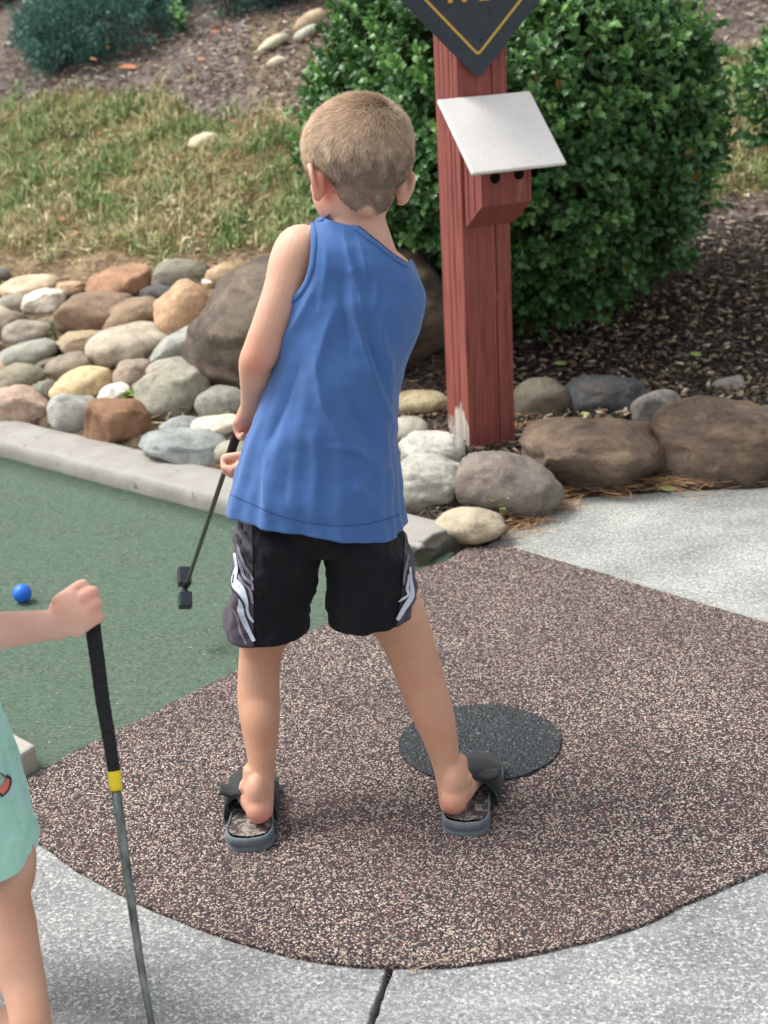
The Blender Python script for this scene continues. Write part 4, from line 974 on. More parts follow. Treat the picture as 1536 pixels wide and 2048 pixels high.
def fabric(name, c0, weave=1400, rough=.85, var=.12, sheen=.2):
    m = M(name, rough, .2); co = m.coord(); a = m.noise(co, 8, 4, .6); b = m.noise(co, weave*.45, 2, .6)
    c = m.mix(m.f(a, .3, .7, 0, 1), tuple(x*(1-var) for x in c0), tuple(min(1, x*(1+var)) for x in c0)); c = m.mix(m.f(b, .4, .7, 0, .18), c, tuple(min(1, x*1.4+.006) for x in c0))
    m.col(c); m.bump(b, .0008); m.b.inputs['Sheen Weight'].default_value = sheen; m.b.inputs['Sheen Roughness'].default_value = .5; return m.m
def hand(wrist, fdir, sdir, s=1.0, bends=(45, 85, 55), wrist_r=(.021, .016), thumb=1, spread=.0, fr=.0068, blen=1.0, lead=None):
    """fdir: wrist to knuckles, sdir: across the knuckles from index to little finger; fingers bend toward n = fdir x sdir side"""
    f = unit(fdir); sd = unit(np.array(sdir, float)-f*(np.array(sdir, float)@f)); n = np.cross(f, sd)*thumb       # palm side
    wrist = np.array(wrist, float); L = .052*s*blen; parts = []
    kn = wrist+f*L
    parts.append(loft([(wrist-f*.012*s, sd*wrist_r[0]*s, n*wrist_r[1]*s), (wrist+f*.004, sd*.021*s, n*.0155*s), (wrist+f*L*.45, sd*.0255*s, n*.0145*s), (wrist+f*L*.85, sd*.0275*s, n*.0125*s), (kn+f*.003*s, sd*.0255*s, n*.009*s), (kn+f*.007*s, sd*.02*s, n*.004*s)], 20, 2.3))
    lens = (.95, 1.05, .98, .8)
    for i in range(4):
        off = (-1.5+i)*.0144*s; root = kn+sd*off-n*.001*s-f*.010*s*(1+.25*abs(i-1.2)); d = f.copy()
        ax = sd; P = [root-f*.010*s, root]; a = 0
        fan = (i-1.5)*spread
        for k, seg in enumerate((.0255, .0165, .0125)):
            a += rad(bends[k] if not isinstance(bends[0], (list, tuple)) else bends[i][k]); d = f*math.cos(a)+n*math.sin(a)+sd*fan; P.append(P[-1]+unit(d)*seg*s*lens[i])
        r = fr*s; parts.append(limb(P, [r*1.08, r*1.08, r*1.06, r*.98, r*.82][:len(P)], side=sd, n=14, sub=4))
    t0 = wrist+f*L*.22-sd*.018*s+n*.008*s; t1 = t0+f*.020*s-sd*.010*s+n*.012*s; t2 = t1+f*.016*s+sd*.004*s+n*.014*s; t3 = t2+f*.006*s+sd*.014*s+n*.006*s
    if lead is not None: t1, t2, t3 = lead
    parts.append(limb([t0-f*.006*s, t1, t2, t3], [.0100*s, .0088*s, .0076*s, .0062*s], side=sd, n=14, sub=4))
    return parts
def head_parts(C, face, up_hint, s=1.0, tilt=0.0):
    f = unit(face); u = unit(np.array(up_hint, float)-f*(np.array(up_hint, float)@f)); r = np.cross(f, u)
    if tilt: r, u = r*math.cos(tilt)+u*math.sin(tilt), u*math.cos(tilt)-r*math.sin(tilt)
    Rm = np.stack([r, f, u], 1)                        # columns: right, forward, up
    w = lambda x, y, z: np.array(C)+Rm@np.array([x, y, z])*s
    E = lambda c, rr, rot=None: ellipsoid(w(*c), np.array(rr)*s, Rm if rot is None else Rm@rot, 28, 18)
    P = [E((0, -.004, .006), (.0755, .088, .074)), E((0, -.035, -.012), (.068, .055, .060)), E((0, .028, -.050), (.063, .054, .058)), E((0, .048, -.078), (.040, .036, .028)), E((0, .070, -.094), (.020, .018, .015)),
         E((0, .078, -.006), (.048, .014, .022)), E((0, -.022, -.056), (.047, .036, .044))]
    P.append(limb([w(0, .086, -.008), w(0, .096, -.028), w(0, .101, -.040)], [.006*s, .0075*s, .0095*s], side=r, n=12))
    P += [E((-.008, .094, -.043), (.006, .006, .005)), E((.008, .094, -.043), (.006, .006, .005)), E((0, .088, -.063), (.018, .008, .0045)), E((0, .087, -.071), (.015, .008, .0055))]
    P += [E((sx*.034, .060, -.034), (.020, .018, .018)) for sx in (-1, 1)]
    for sx in (-1, 1):                                 # ears: curled helix, bowl and lobe
        e0 = lambda a, b, c: w(sx*(.0705+a*.85), b*.85-.002, -.046+c*.80)
        P.append(limb([e0(-.006, .012, .006), e0(.001, .012, .022), e0(.010, .003, .031), e0(.015, -.009, .029), e0(.0165, -.0165, .017), e0(.0145, -.0175, .002), e0(.009, -.012, -.014), e0(.003, -.002, -.026), e0(-.003, .006, -.028)],
                      np.array([.0035, .0045, .0048, .0048, .0048, .0046, .0048, .0062, .0055])*s, side=f, n=12, sub=4))
        P.append(ellipsoid(e0(.006, -.004, .004), np.array([.0035, .011, .020])*s, Rm@np.array(Matrix.Rotation(sx*rad(32), 3, 'Z'))@np.array(Matrix.Rotation(rad(12), 3, 'X')), 16, 12))
        P.append(ellipsoid(e0(-.004, -.004, -.004), np.array([.010, .010, .022])*s, Rm, 16, 12))
    return P, Rm
def eyes(root, C, Rm, s, body_v):
    for sx in (-1, 1):
        c = np.array(C)+Rm@np.array([sx*.031, .0745, -.020])*s
        V, F = ellipsoid(c, (.0115*s,)*3, Rm, 20, 12); part('eye', root, V, F, simple('eye_white', (.7, .68, .65), .2, .6))
def skin_cols(V, base, spots):
    C = np.tile(np.array(base), (len(V), 1))
    for c, r, colr, k in spots:
        d = np.linalg.norm(V-np.array(c), axis=1); t = (k*np.exp(-(d/r)**2))[:, None]; C = C*(1-t)+np.array(colr)*t
    return C

# ---------------------------------------------------------------- THE BOY
YB = 2.28
def ring_at(l, r, Y, b, tilt=0.0):
    a = A(l[0], l[1], Y); c = A(r[0], r[1], Y); return ((a+c)/2, (c-a)/2, np.array([0, b*math.cos(tilt), b*math.sin(tilt)]))
HC = A(714, 312, 2.315)
yaw = rad(27); face = np.array([-math.sin(yaw)*math.cos(rad(22)), math.cos(yaw)*math.cos(rad(22)), -math.sin(rad(22))])
HS = 0.965
hp, HR = head_parts(HC, face, (0.05, 0, 1), HS, rad(-7))
B = list(hp)
# neck, shoulders, torso (a finger's breadth inside the shirt)
tor = [((700, 395), 46, 2.315, .046), ((712, 430), 56, 2.305, .050), ((722, 470), 84, 2.30, .056)]
B.append(loft([ring_at((664, 350), (764, 360), 2.312, .046), ring_at((655, 385), (765, 395), 2.312, .056), ring_at((658, 425), (770, 432), 2.308, .046), ring_at((652, 455), (782, 470), 2.300, .047), ring_at((622, 484), (800, 520), 2.294, .050), ring_at((600, 525), (822, 570), 2.288, .060),
    ring_at((596, 600), (832, 620), 2.28, .070), ring_at((580, 680), (815, 690), 2.275, .072), ring_at((560, 760), (790, 770), 2.27, .070), ring_at((532, 850), (780, 860), 2.265, .074), ring_at((510, 950), (785, 965), 2.262, .082), ring_at((512, 1020), (780, 1030), 2.262, .075), ring_at((560, 1050), (740, 1055), 2.262, .05)], 32, 2.3))
def pw(px, py, Y, wpx): p = A(px, py, Y); return p, wpx/2/ppm(p)
def chain(specs, k2=1.0, side=(1, 0, 0), **kw):
    P, R_ = zip(*[pw(*s) for s in specs]); return limb(P, R_, [r*k2 for r in R_], side=side, **kw)
# left arm: shoulder cap, upper arm, elbow, forearm
B.append(chain([(640, 482, 2.285, 60), (604, 492, 2.275, 92), (585, 520, 2.265, 92), (566, 580, 2.252, 80), (545, 640, 2.245, 76), (524, 700, 2.245, 76), (512, 725, 2.25, 70), (512, 760, 2.275, 66), (508, 790, 2.32, 54), (500, 815, 2.365, 40), (495, 830, 2.39, 38)], .95))
# right arm, in front of the chest
B.append(chain([(775, 535, 2.29, 78), (800, 565, 2.31, 80), (800, 620, 2.345, 74), (760, 700, 2.40, 64), (700, 770, 2.435, 60), (620, 840, 2.45, 50), (530, 905, 2.462, 40), (505, 925, 2.465, 36)], .95))
# hands on the grip
gA, gB = A(503, 790, 2.41), A(458, 985, 2.50); gd = unit(gB-gA)
wl = A(497, 820, 2.375); B += hand(wl, A(486, 880, 2.418)-wl, unit(np.cross(gd, [0, 1, 0]))*-.2+gd*1.0, .84, (50, 75, 50), thumb=-1, wrist_r=(.017, .015))
wr = A(512, 920, 2.462); kr = A(472, 950, 2.455)
B += hand(wr, kr-wr, gd, .84, (38, 70, 50), thumb=-1, wrist_r=(.017, .015))
# legs
B.append(chain([(570, 1080, 2.262, 130), (556, 1160, 2.265, 130), (540, 1240, 2.275, 112), (524, 1290, 2.28, 90), (518, 1340, 2.272, 84), (517, 1395, 2.262, 86), (520, 1440, 2.240, 80), (522, 1490, 2.225, 64), (523, 1535, 2.212, 53), (524, 1580, 2.200, 49), (522, 1622, 2.196, 50)], 1.0))
B.append(chain([(724, 1080, 2.262, 130), (750, 1150, 2.26, 140), (786, 1220, 2.262, 124), (812, 1270, 2.262, 106), (832, 1330, 2.252, 98), (852, 1390, 2.238, 92), (870, 1440, 2.222, 82), (884, 1490, 2.210, 66), (893, 1530, 2.202, 56), (900, 1570, 2.194, 53), (905, 1608, 2.190, 53)], 1.0))
def foot(heel_px, out, ztop, s=1.0):
    """heel on the slide, toes pointing along out"""
    h = G(*heel_px, ztop); o = unit(out); sdv = np.array([-o[1], o[0], 0]); z = zU; P = []
    P.append(ellipsoid(h+o*.012+z*.023, (.0215*s, .024*s, .0245*s), np.stack([sdv, o, z], 1))); P.append(ellipsoid(h+o*.020+z*.044, (.0195*s, .0235*s, .034*s), np.stack([sdv, o, z], 1)))
    P.append(loft([(h+o*.008+z*.032, sdv*.020, z*.020), (h+o*.035+z*.024, sdv*.023, z*.024), (h+o*.070+z*.021, sdv*.028, z*.020), (h+o*.090+z*.015, sdv*.030, z*.014), (h+o*.106+z*.012, sdv*.030, z*.0115), (h+o*.118+z*.010, sdv*.026, z*.009)], 24, 2.4))
    sg = 1 if out[0] < 0 else -1
    for i, (t, r) in enumerate(((.136, .0095), (.133, .0072), (.128, .0068), (.121, .0064), (.114, .006))):
        off = (.023-.0125*i-(.001 if i else 0))*-sg; P.append(limb([h+o*.10+sdv*off+z*.011, h+o*(t-.012)+sdv*off+z*.011, h+o*t+sdv*off+z*.009], [r, r, r*.9], side=sdv, n=12, sub=2))
    P.append(ellipsoid(h+o*.040+sdv*.020+z*.052, (.005, .010, .010))); P.append(ellipsoid(h+o*.040-sdv*.020+z*.048, (.005, .010, .010)))
    P.append(loft([(h+o*.046+z*.082, sdv*.0150, o*.0140), (h+o*.036+z*.054, sdv*.0195, o*.0200), (h+o*.026+z*.025, sdv*.021, o*.028)], 20))
    return P, h
SOLE = .030
fl, hL = foot((522, 1650), (-.24, 1, 0), SOLE); fr_, hR = foot((906, 1632), (.30, 1, 0), SOLE)
B += fl+fr_
# achilles / ankle bridge
V, F = fuse(*join(B), voxel=.0026, smooth=11, fac=.5)
sk = S(214, 172, 150); tanl = S(192, 146, 120); red = S(222, 128, 112)
spots = [(A(512, 735, 2.22), .035, S(212, 130, 108), .55), (A(640, 370, 2.27), .028, S(226, 118, 100), .75), (A(812, 385, 2.27), .026, S(226, 118, 100), .7), (hL+zU*.01, .03, S(224, 138, 122), .7), (hR+zU*.01, .03, S(224, 138, 122), .7),
         (wl+gd*.03, .04, S(220, 140, 124), .5), (kr, .035, S(220, 140, 124), .6)]
Cb = skin_cols(V, sk, spots); legm = V[:, 2] < .42; kk = np.clip((.42-V[:, 2])/.1, 0, 1)*np.clip((V[:, 2]-.03)/.08, 0, 1); Cb = Cb*(1-kk[:, None]*.8)+np.array(tanl)*kk[:, None]*.8
boy = thing('person', 'boy seen from behind in a blue sleeveless shirt and black shorts, swinging a putter', 'person', ((hL+hR)/2*np.array([1, 1, 0])))
part('body', boy, V, F, M_SKIN, Cb)
eyes(boy, HC, HR, HS, V)
BODY = bvh(V, F)
mo = cast(BODY, 669, 384)
if mo[0] is not None: Vm, Fm = ellipsoid(mo[0], (.0012, .0012, .0012), n=10, m=6); part('mole', boy, Vm, Fm, simple('mole', S(90, 50, 40), .6))

# ---- hair: short strands following the crown whorl
HC_ = HC; 
def to_head(P): return (np.atleast_2d(P)-HC_)@HR/HS
hv = V; near_head = np.linalg.norm(hv-HC_, axis=1) < .13
def hairline(q):
    """q in head coords (right, forward, up): 1 inside hair"""
    x, y, z = q[:, 0], q[:, 1], q[:, 2]; ax = np.abs(x)
    back_low = -.090+np.clip((ax-.030)/.04, 0, 1)*.022+.004*np.cos(x*130+1)
    line = np.where(y < -.012, back_low+np.clip((y+.03)/.03, 0, 1)*.045, -.040+np.clip((y-.012)/.05, 0, 1)*.055)
    front_l = y < .070
    ear = (np.abs(y-.000) < .016) & (z < -.022) & (ax > .055)
    return (z > line) & front_l & ~ear & (ax < .0795)
rgh = np.random.default_rng(12)
N = 150000; d = rgh.normal(size=(N, 3)); d /= np.linalg.norm(d, axis=1, keepdims=True); pts = []; nrm = []
for dd in d:
    wd = HR@dd; h = BODY.ray_cast(Vector(HC_+wd*.02), Vector(wd), .16)
    if h[0] is not None: pts.append(h[0][:]); nrm.append(h[1][:])
pts = np.array(pts); nrm = np.array(nrm); q = to_head(pts); ok = hairline(q+rgh.normal(0, .0022, q.shape)*np.array([0, 0, 1])) & (np.linalg.norm(q, axis=1) > .05)
pts, nrm, q = pts[ok], nrm[ok], q[ok]
whorl = np.array([.022, -.062, .050]); dv = q-whorl; nl = nrm@HR
tang = dv-(dv*nl).sum(1, keepdims=True)*nl; tang = unit_rows(tang+1e-9); swirl = np.cross(nl, tang); tw_ = np.exp(-(np.linalg.norm(dv, axis=1)/.035)**2)[:, None]
downw = np.array([0, -.15, -1.0])-(nl*np.array([0, -.15, -1.0])).sum(1, keepdims=True)*nl
mixd = np.clip((-q[:, 2]+.03)/.06, 0, 1)[:, None]*np.clip((-q[:, 1]+.05)/.05, .3, 1)[:, None]
dirl = unit_rows(tang*(1-.8*mixd)+downw*mixd*.9+swirl*tw_*.9+rgh.normal(0, .16, q.shape))
t_up = np.clip((q[:, 2]+.055)/.10, 0, 1); Lh = .0055+.0175*t_up+rgh.uniform(-.001, .002, len(q)); liftk = .22+.26*np.clip(t_up, 0, 1)+.35*tw_[:, 0]
dw = unit_rows(dirl+nl*liftk[:, None]*1.6)@HR.T; dw2 = unit_rows(dirl+nl*(liftk*.35)[:, None])@HR.T
base = pts-nrm*.0006; mid = base+dw*(Lh*.5)[:, None]; tip = mid+dw2*(Lh*.5)[:, None]; sw = unit_rows(np.cross(dw, nrm+rgh.normal(0, .5, nrm.shape))); wd = .00034
hvv = np.stack([base-sw*wd, base+sw*wd, mid-sw*wd*.9, mid+sw*wd*.9, tip], 1).reshape(-1, 3); b = np.arange(len(base))[:, None]*5
hf = np.concatenate([b+np.array([f]) for f in ((0, 1, 3), (0, 3, 2), (2, 3, 4))])
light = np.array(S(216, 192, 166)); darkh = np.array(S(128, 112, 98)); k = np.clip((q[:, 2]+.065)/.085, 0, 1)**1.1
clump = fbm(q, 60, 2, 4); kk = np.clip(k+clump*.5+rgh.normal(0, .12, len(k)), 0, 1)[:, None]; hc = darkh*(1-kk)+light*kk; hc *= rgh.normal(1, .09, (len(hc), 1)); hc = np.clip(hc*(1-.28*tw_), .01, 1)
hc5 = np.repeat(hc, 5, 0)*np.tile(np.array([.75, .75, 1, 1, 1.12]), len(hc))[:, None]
m = M('hair_strand', .5, .35); m.col(m.vcol()); M_HAIR = m.m
part('hair', boy, hvv, hf, M_HAIR, hc5, kind='stuff')
# scalp stubble sheet under the strands
fa = [f for f in F if near_head[f[0]]]; fc = np.array([hv[list(f)].mean(0) for f in fa]); okf = hairline(to_head(fc)-np.array([0, 0, .007])) & hairline(to_head(fc)) & (np.linalg.norm(to_head(fc), axis=1) > .05)
fa = [f for f, o_ in zip(fa, okf) if o_]; used = sorted({i for f in fa for i in f}); mp_ = {a: i for i, a in enumerate(used)}
sv = hv[used]; snr = unit_rows(sv-HC_); qs = to_head(sv); ks = np.clip((qs[:, 2]+.065)/.09, 0, 1)[:, None]
part('scalp_hair', boy, sv+snr*.0007, [tuple(mp_[i] for i in f) for f in fa], M_HAIR, np.array(S(132, 112, 96))*(1-ks)+np.array(S(176, 152, 128))*ks)

# ---- blue sleeveless shirt
SH = [ring_at((453, 1006), (811, 1050), 2.262, .113), ring_at((466, 955), (803, 998), 2.262, .105), ring_at((487, 890), (797, 925), 2.264, .096), ring_at((508, 830), (792, 862), 2.266, .092), ring_at((528, 770), (797, 795), 2.27, .088),
      ring_at((545, 700), (815, 722), 2.274, .088), ring_at((556, 640), (838, 662), 2.28, .086), ring_at((562, 580), (849, 610), 2.284, .084), ring_at((568, 530), (844, 570), 2.287, .078), ring_at((580, 488), (830, 533), 2.29, .076), ring_at((600, 460), (812, 502), 2.294, .072), ring_at((628, 444), (796, 474), 2.30, .066), ring_at((646, 428), (786, 448), 2.305, .062)]
nS = 240; SV, SF = loft(SH, nS, 2.15, cap=False, sub=14)
rowsS = len(SV)//nS
hemwave = np.zeros(len(SV)); 
FOLDS = [([(702, 543), (709, 619), (726, 686), (752, 769), (772, 819), (795, 862)], 9, .0062), ([(686, 453), (696, 503), (719, 586), (728, 640)], 8, .0042), ([(759, 633), (765, 686), (782, 752)], 8, .0048), ([(633, 702), (636, 752), (652, 819), (692, 885), (739, 918)], 13, .0058),
         ([(672, 613), (652, 669), (633, 736)], 12, .004), ([(599, 719), (569, 802), (530, 885), (505, 960)], 20, -.0065), ([(653, 895), (702, 898), (739, 918)], 7, .003), ([(540, 900), (528, 960), (540, 1040)], 14, .005), ([(705, 965), (735, 1001), (752, 1034)], 12, .0042),
         ([(619, 850), (633, 920), (626, 1030)], 18, .0045), ([(640, 560), (606, 626), (563, 700)], 12, .0052), ([(739, 520), (752, 570), (748, 620)], 8, .003), ([(690, 760), (716, 840), (760, 900)], 15, -.0052), ([(735, 640), (745, 700), (770, 770)], 9, -.0045), ([(585, 900), (570, 980), (580, 1050)], 15, -.004), ([(790, 700), (775, 740), (785, 800)], 11, .004), ([(680, 560), (690, 640), (700, 720)], 10, -.0045), ([(780, 900), (740, 950), (690, 1000)], 15, .003), ([(650, 470), (655, 540), (640, 620)], 8, .003), ([(715, 470), (728, 520), (735, 590)], 6, .0026)]
def seg_dist(P, poly):
    poly = catmull(poly, 5); best = np.full(len(P), 1e9); tt = np.zeros(len(P)); n = len(poly)-1
    for i in range(n):
        a, b_ = poly[i], poly[i+1]; ab = b_-a; t = np.clip(((P-a)@ab)/(ab@ab), 0, 1); dd = np.linalg.norm(P-(a+t[:, None]*ab), axis=1); m_ = dd < best; best[m_] = dd[m_]; tt[m_] = ((i+t)/n)[m_]
    return best, tt
pS = proj(SV); ctr = np.repeat(np.array([SV[i*nS:(i+1)*nS].mean(0) for i in range(rowsS)]), nS, 0); outn = unit_rows((SV-ctr)*np.array([1, 1, 0])); backside = outn[:, 1] < 0.15
disp = np.zeros(len(SV))
for poly, wpx, amp in FOLDS:
    dd, tt = seg_dist(pS, poly); disp += 1.3*amp*(.45*np.exp(-(dd/wpx)**2)+.55*np.exp(-dd/(wpx*.7)))*np.sin(np.clip(tt, 0.04, .96)*math.pi)**.5*np.where(backside, 1, 0)
rag = np.arange(len(SV))//nS/rowsS
th_ = (np.arange(len(SV)) % nS)/nS*2*math.pi
disp += .0035*np.sin(th_*9+1.0)*np.clip(1-rag*3, 0, 1)+.0022*fbm(SV, 14, 3, 8)*2+.0016*np.sin(th_*23+rag*6)*np.clip(1-rag*2.2, 0, 1)
SV = SV+outn*disp[:, None]
# flare of the hem and its slight waviness
SV[:, 2] += .003*np.sin(th_*3+.6)*np.clip(1-rag*6, 0, 1)
ARM = [(560, 400), (626, 436), (632, 470), (632, 505), (627, 540), (613, 575), (590, 604), (560, 618), (500, 560)]
arm_curve = catmull([(626, 437), (633, 470), (632, 505), (627, 540), (613, 575), (590, 603), (566, 612)], 8)
COLL = [(560, 380), (628, 437), (658, 436), (688, 441), (718, 455), (752, 482), (784, 508), (812, 527), (850, 500), (850, 380)]
coll_curve = catmull([(630, 437), (660, 436), (690, 441), (718, 455), (752, 482), (784, 508), (812, 527)], 8)
shirt_tree = bvh(SV, SF)
pS = proj(SV); fcen = SV[np.array(SF)].mean(1); pf_ = proj(fcen); fo = outn[np.array(SF)[:, 0]]
back = fo[:, 1] < 0.05
cut = in_poly(pf_, ARM)
cut |= in_poly(pf_, COLL) & back
cut |= (~back) & (pf_[:, 1] < 545) & (pf_[:, 0] > 645)
# right armhole opens on the far right side
cut |= (fo[:, 1] > .25) & (fo[:, 0] > .30) & (pf_[:, 1] < 650)
keepf = [f for f, c in zip(SF, cut) if not c]
# pull the cut edge on to the exact curves
cnt = {}
for f in keepf:
    for a, b_ in zip(f, f[1:]+f[:1]): cnt[tuple(sorted((a, b_)))] = cnt.get(tuple(sorted((a, b_))), 0)+1
bd = {v for e, c in cnt.items() if c == 1 for v in e}
curves3 = []
for cv in (arm_curve, coll_curve):
    q3 = [];
    for p_ in cv:
        h = cast(shirt_tree, *p_)
        if h[0] is not None: q3.append((p_, h[0], h[1]))
    curves3.append(q3)
allc = [c for q3 in curves3 for c in q3]; cp = np.array([c[0] for c in allc]); c3 = np.array([c[1] for c in allc])
for v_ in bd:
    if outn[v_, 1] > .1 or v_ < nS: continue
    dd = np.linalg.norm(cp-pS[v_], axis=1); i = dd.argmin()
    if dd[i] < 9: SV[v_] = c3[i]
used = sorted({i for f in keepf for i in f}); mp_ = {a: i for i, a in enumerate(used)}
M_BLUE = fabric('blue_jersey', S(66, 103, 160), 1500, .85, .05, .25)
sV = SV[used]; sF = [tuple(mp_[i] for i in f) for f in keepf]
shirt = part('sleeveless_shirt', boy, sV, sF, M_BLUE); so_ = shirt.modifiers.new('thick', 'SOLIDIFY'); so_.thickness = .0014; so_.offset = -1
def band(name, q3, wpx_in, off, mat, parent, wdt=.0085, flip=1, thick=.0012):
    """ribbon lying on the surface along a curve: q3 = [(px, point, normal)]"""
    P = np.array([c[1] for c in q3]); Nn = unit_rows(np.array([c[2] for c in q3])); T = unit_rows(np.gradient(P, axis=0)); Sd = unit_rows(np.cross(T, Nn))*flip; V_ = []
    for k, h in ((-.02, 0), (0, thick), (.5, thick*1.5), (1, thick), (1.02, 0)): V_ += [P+Sd*(k*wdt)[..., None] if False else P+Sd*k*wdt+Nn*(h+off)]
    n = len(P); V_ = np.array(V_).reshape(-1, 3); F_ = [(r*n+i, r*n+i+1, (r+1)*n+i+1, (r+1)*n+i) for r in range(4) for i in range(n-1)]
    return part(name, parent, V_, F_, mat)
band('armhole_trim', curves3[0], 0, .0003, M_BLUE, shirt, .0085, 1)
band('collar_trim', curves3[1], 0, .0003, M_BLUE, shirt, .0075, 1)
M_STITCH = simple('dark_blue_stitch', S(28, 44, 92), .9)
band('collar_seam', [(a, b_+np.cross(unit(np.array([1, -.2, -.6])), unit(c))*0, c) for a, b_, c in curves3[1][6:]], 0, .0016, M_STITCH, shirt, .0013, -1, .0004)
def px_strip(tree, poly, wpx, off=.0012, sub=8):
    """flat ribbon printed on a surface along a photo polyline; wpx width(s) in photo pixels"""
    q = catmull([(a, b_, w_) for (a, b_), w_ in zip(poly, wpx if isinstance(wpx, (list, tuple)) else [wpx]*len(poly))], sub); T = np.gradient(q[:, :2], axis=0); T /= np.linalg.norm(T, axis=1, keepdims=True); S_ = np.stack([-T[:, 1], T[:, 0]], 1)
    V_, F_ = [], []; last = False
    for i, (p_, s_) in enumerate(zip(q, S_)):
        row = []
        for k in (-.5, 0, .5):
            h = cast(tree, *(p_[:2]+s_*k*p_[2]))
            if h[0] is None: row = None; break
            row.append(h[0]-unit(ray(*p_[:2]))*off*.6+h[1]*off*.6)
        if row is None: last = False; continue
        V_ += row
        if last: o = len(V_)-6; F_ += [(o, o+1, o+4, o+3), (o+1, o+2, o+5, o+4)]
        last = True
    return V_, F_
stree = bvh(sV, sF)
for poly in ([(462, 990), (500, 1006), (560, 1032), (640, 1049), (720, 1050), (780, 1036), (800, 1028)],):
    v_, f_ = px_strip(stree, poly, 1.6, .0008, 12)
    if f_: part('hem_stitch', shirt, v_, f_, simple('hem_stitch', S(44, 78, 134), .9))

# ---- shorts
M_BLK = fabric('black_polyester', (.0060, .0072, .0105), 1800, .7, .25, .04); M_PANEL = fabric('purple_grey_panel', S(74, 68, 78), 1600, .6, .1, .1)
P_ = []
def shleg(rows, ytop=0):
    return loft([ring_at(*r) for r in rows], 40, 2.3, cap=True, sub=5)
P_.append(loft([ring_at((520, 930), (770, 955), 2.262, .075), ring_at((494, 1000), (786, 1020), 2.262, .080), ring_at((482, 1045), (798, 1058), 2.262, .084), ring_at((500, 1078), (796, 1085), 2.262, .078), ring_at((560, 1090), (750, 1092), 2.262, .05)], 48, 2.4))
inner = .006
P_.append(loft([ring_at((488, 1035), (648, 1040), 2.262, .082), ring_at((474, 1090), (649, 1092), 2.263, .088), ring_at((466, 1140), (636, 1140), 2.266, .086), ring_at((458, 1190), (624, 1186), 2.269, .084), ring_at((452, 1225), (620, 1218), 2.271, .083), ring_at((449, 1252), (619, 1244), 2.272, .082), ring_at((449, 1256), (618, 1248), 2.272, .081), ring_at((457, 1254), (610, 1246), 2.272, .074), ring_at((460, 1235), (606, 1228), 2.272, .070), ring_at((466, 1200), (600, 1194), 2.271, .060)], 48, 2.3, sub=3))
P_.append(loft([ring_at((640, 1035), (794, 1042), 2.262, .082), ring_at((650, 1085), (810, 1085), 2.262, .088), ring_at((654, 1120), (816, 1110), 2.262, .087), ring_at((655, 1170), (824, 1152), 2.262, .084), ring_at((655, 1215), (831, 1190), 2.262, .082), ring_at((655, 1236), (835, 1212), 2.262, .081), ring_at((656, 1240), (835, 1216), 2.262, .080), ring_at((664, 1238), (828, 1214), 2.262, .073), ring_at((668, 1220), (823, 1198), 2.262, .069), ring_at((674, 1190), (815, 1172), 2.262, .060)], 48, 2.3, sub=3))
V, F = fuse(*join(P_), voxel=.0030, smooth=5, fac=.5)
cN = V-np.array([(A(640, 1100, 2.262))]); sgn = np.sign(V[:, 0]-A(648, 1150, 2.262)[0]); ax_ = np.abs(V[:, 0]-A(648, 1150, 2.262)[0])
wr_ = fbm(V, 22, 3, 3); V = V+unit_rows(cN*np.array([1, 1, 0]))*(wr_*.010+.0024*np.sin(V[:, 2]*70+V[:, 0]*90))[:, None]
shorts = part('shorts', boy, V, F, M_BLK)
SHT = bvh(V, F)
# side panels: outer faces of the shorts, a millimetre proud
Vn = np.zeros_like(V); Fa = np.array(F); fn = np.cross(V[Fa[:, 1]]-V[Fa[:, 0]], V[Fa[:, 2]]-V[Fa[:, 0]]); 
for k in range(4): np.add.at(Vn, Fa[:, k], fn)
Vn = unit_rows(Vn); 
if (Vn*(V-V.mean(0))).sum() < 0: Vn = -Vn
pv = proj(V); vc = np.where(True, pv[:, 0], 0)
for side_, lim in ((-1, [(505, 1000), (508, 1310)]), (1, [(806, 1000), (808, 1090), (803, 1180), (792, 1250)])):
    xl = np.interp(pv[:, 1], [p[1] for p in lim], [p[0] for p in lim]); ins = (pv[:, 0] < xl+1.5) if side_ < 0 else (pv[:, 0] > xl-1.5)
    # keep the front edge of the panel symmetric about the side
    cY = 2.268; xw = A(505 if side_ < 0 else 806, 1150, 2.262)[0]
    ins &= (V[:, 1] < cY+.055) & ((V[:, 0]*side_) > (xw*side_-.02))
    outside = (Vn[:, 0]*side_ > -.15) | (np.abs(Vn[:, 0]) < .35)
    fk = [f for f in F if all(ins[i] and outside[i] for i in f)]
    us = sorted({i for f in fk for i in f}); mp_ = {a: i for i, a in enumerate(us)}
    PV = V[us]+Vn[us]*.0010
    pvu = pv[us]; xlu = xl[us]; nearx = np.abs(pvu[:, 0]-xlu) < 2.6; PV[nearx] += np.outer((xlu-pvu[:, 0])[nearx]/ppm(V[us[0]]), [1, 0, 0])
    pn = part('side_panel', shorts, PV, [tuple(mp_[i] for i in f) for f in fk], M_PANEL)
M_WHT = simple('white_print', S(196, 204, 222), .6); M_GRY = simple('grey_print', S(120, 116, 132), .6); M_BPR = simple('black_print', (.010, .011, .014), .6)
XY = lambda L: [(403+a/3.2 if a < 700 else 398+a/3.2, 960+b_/3.2) for a, b_ in L]
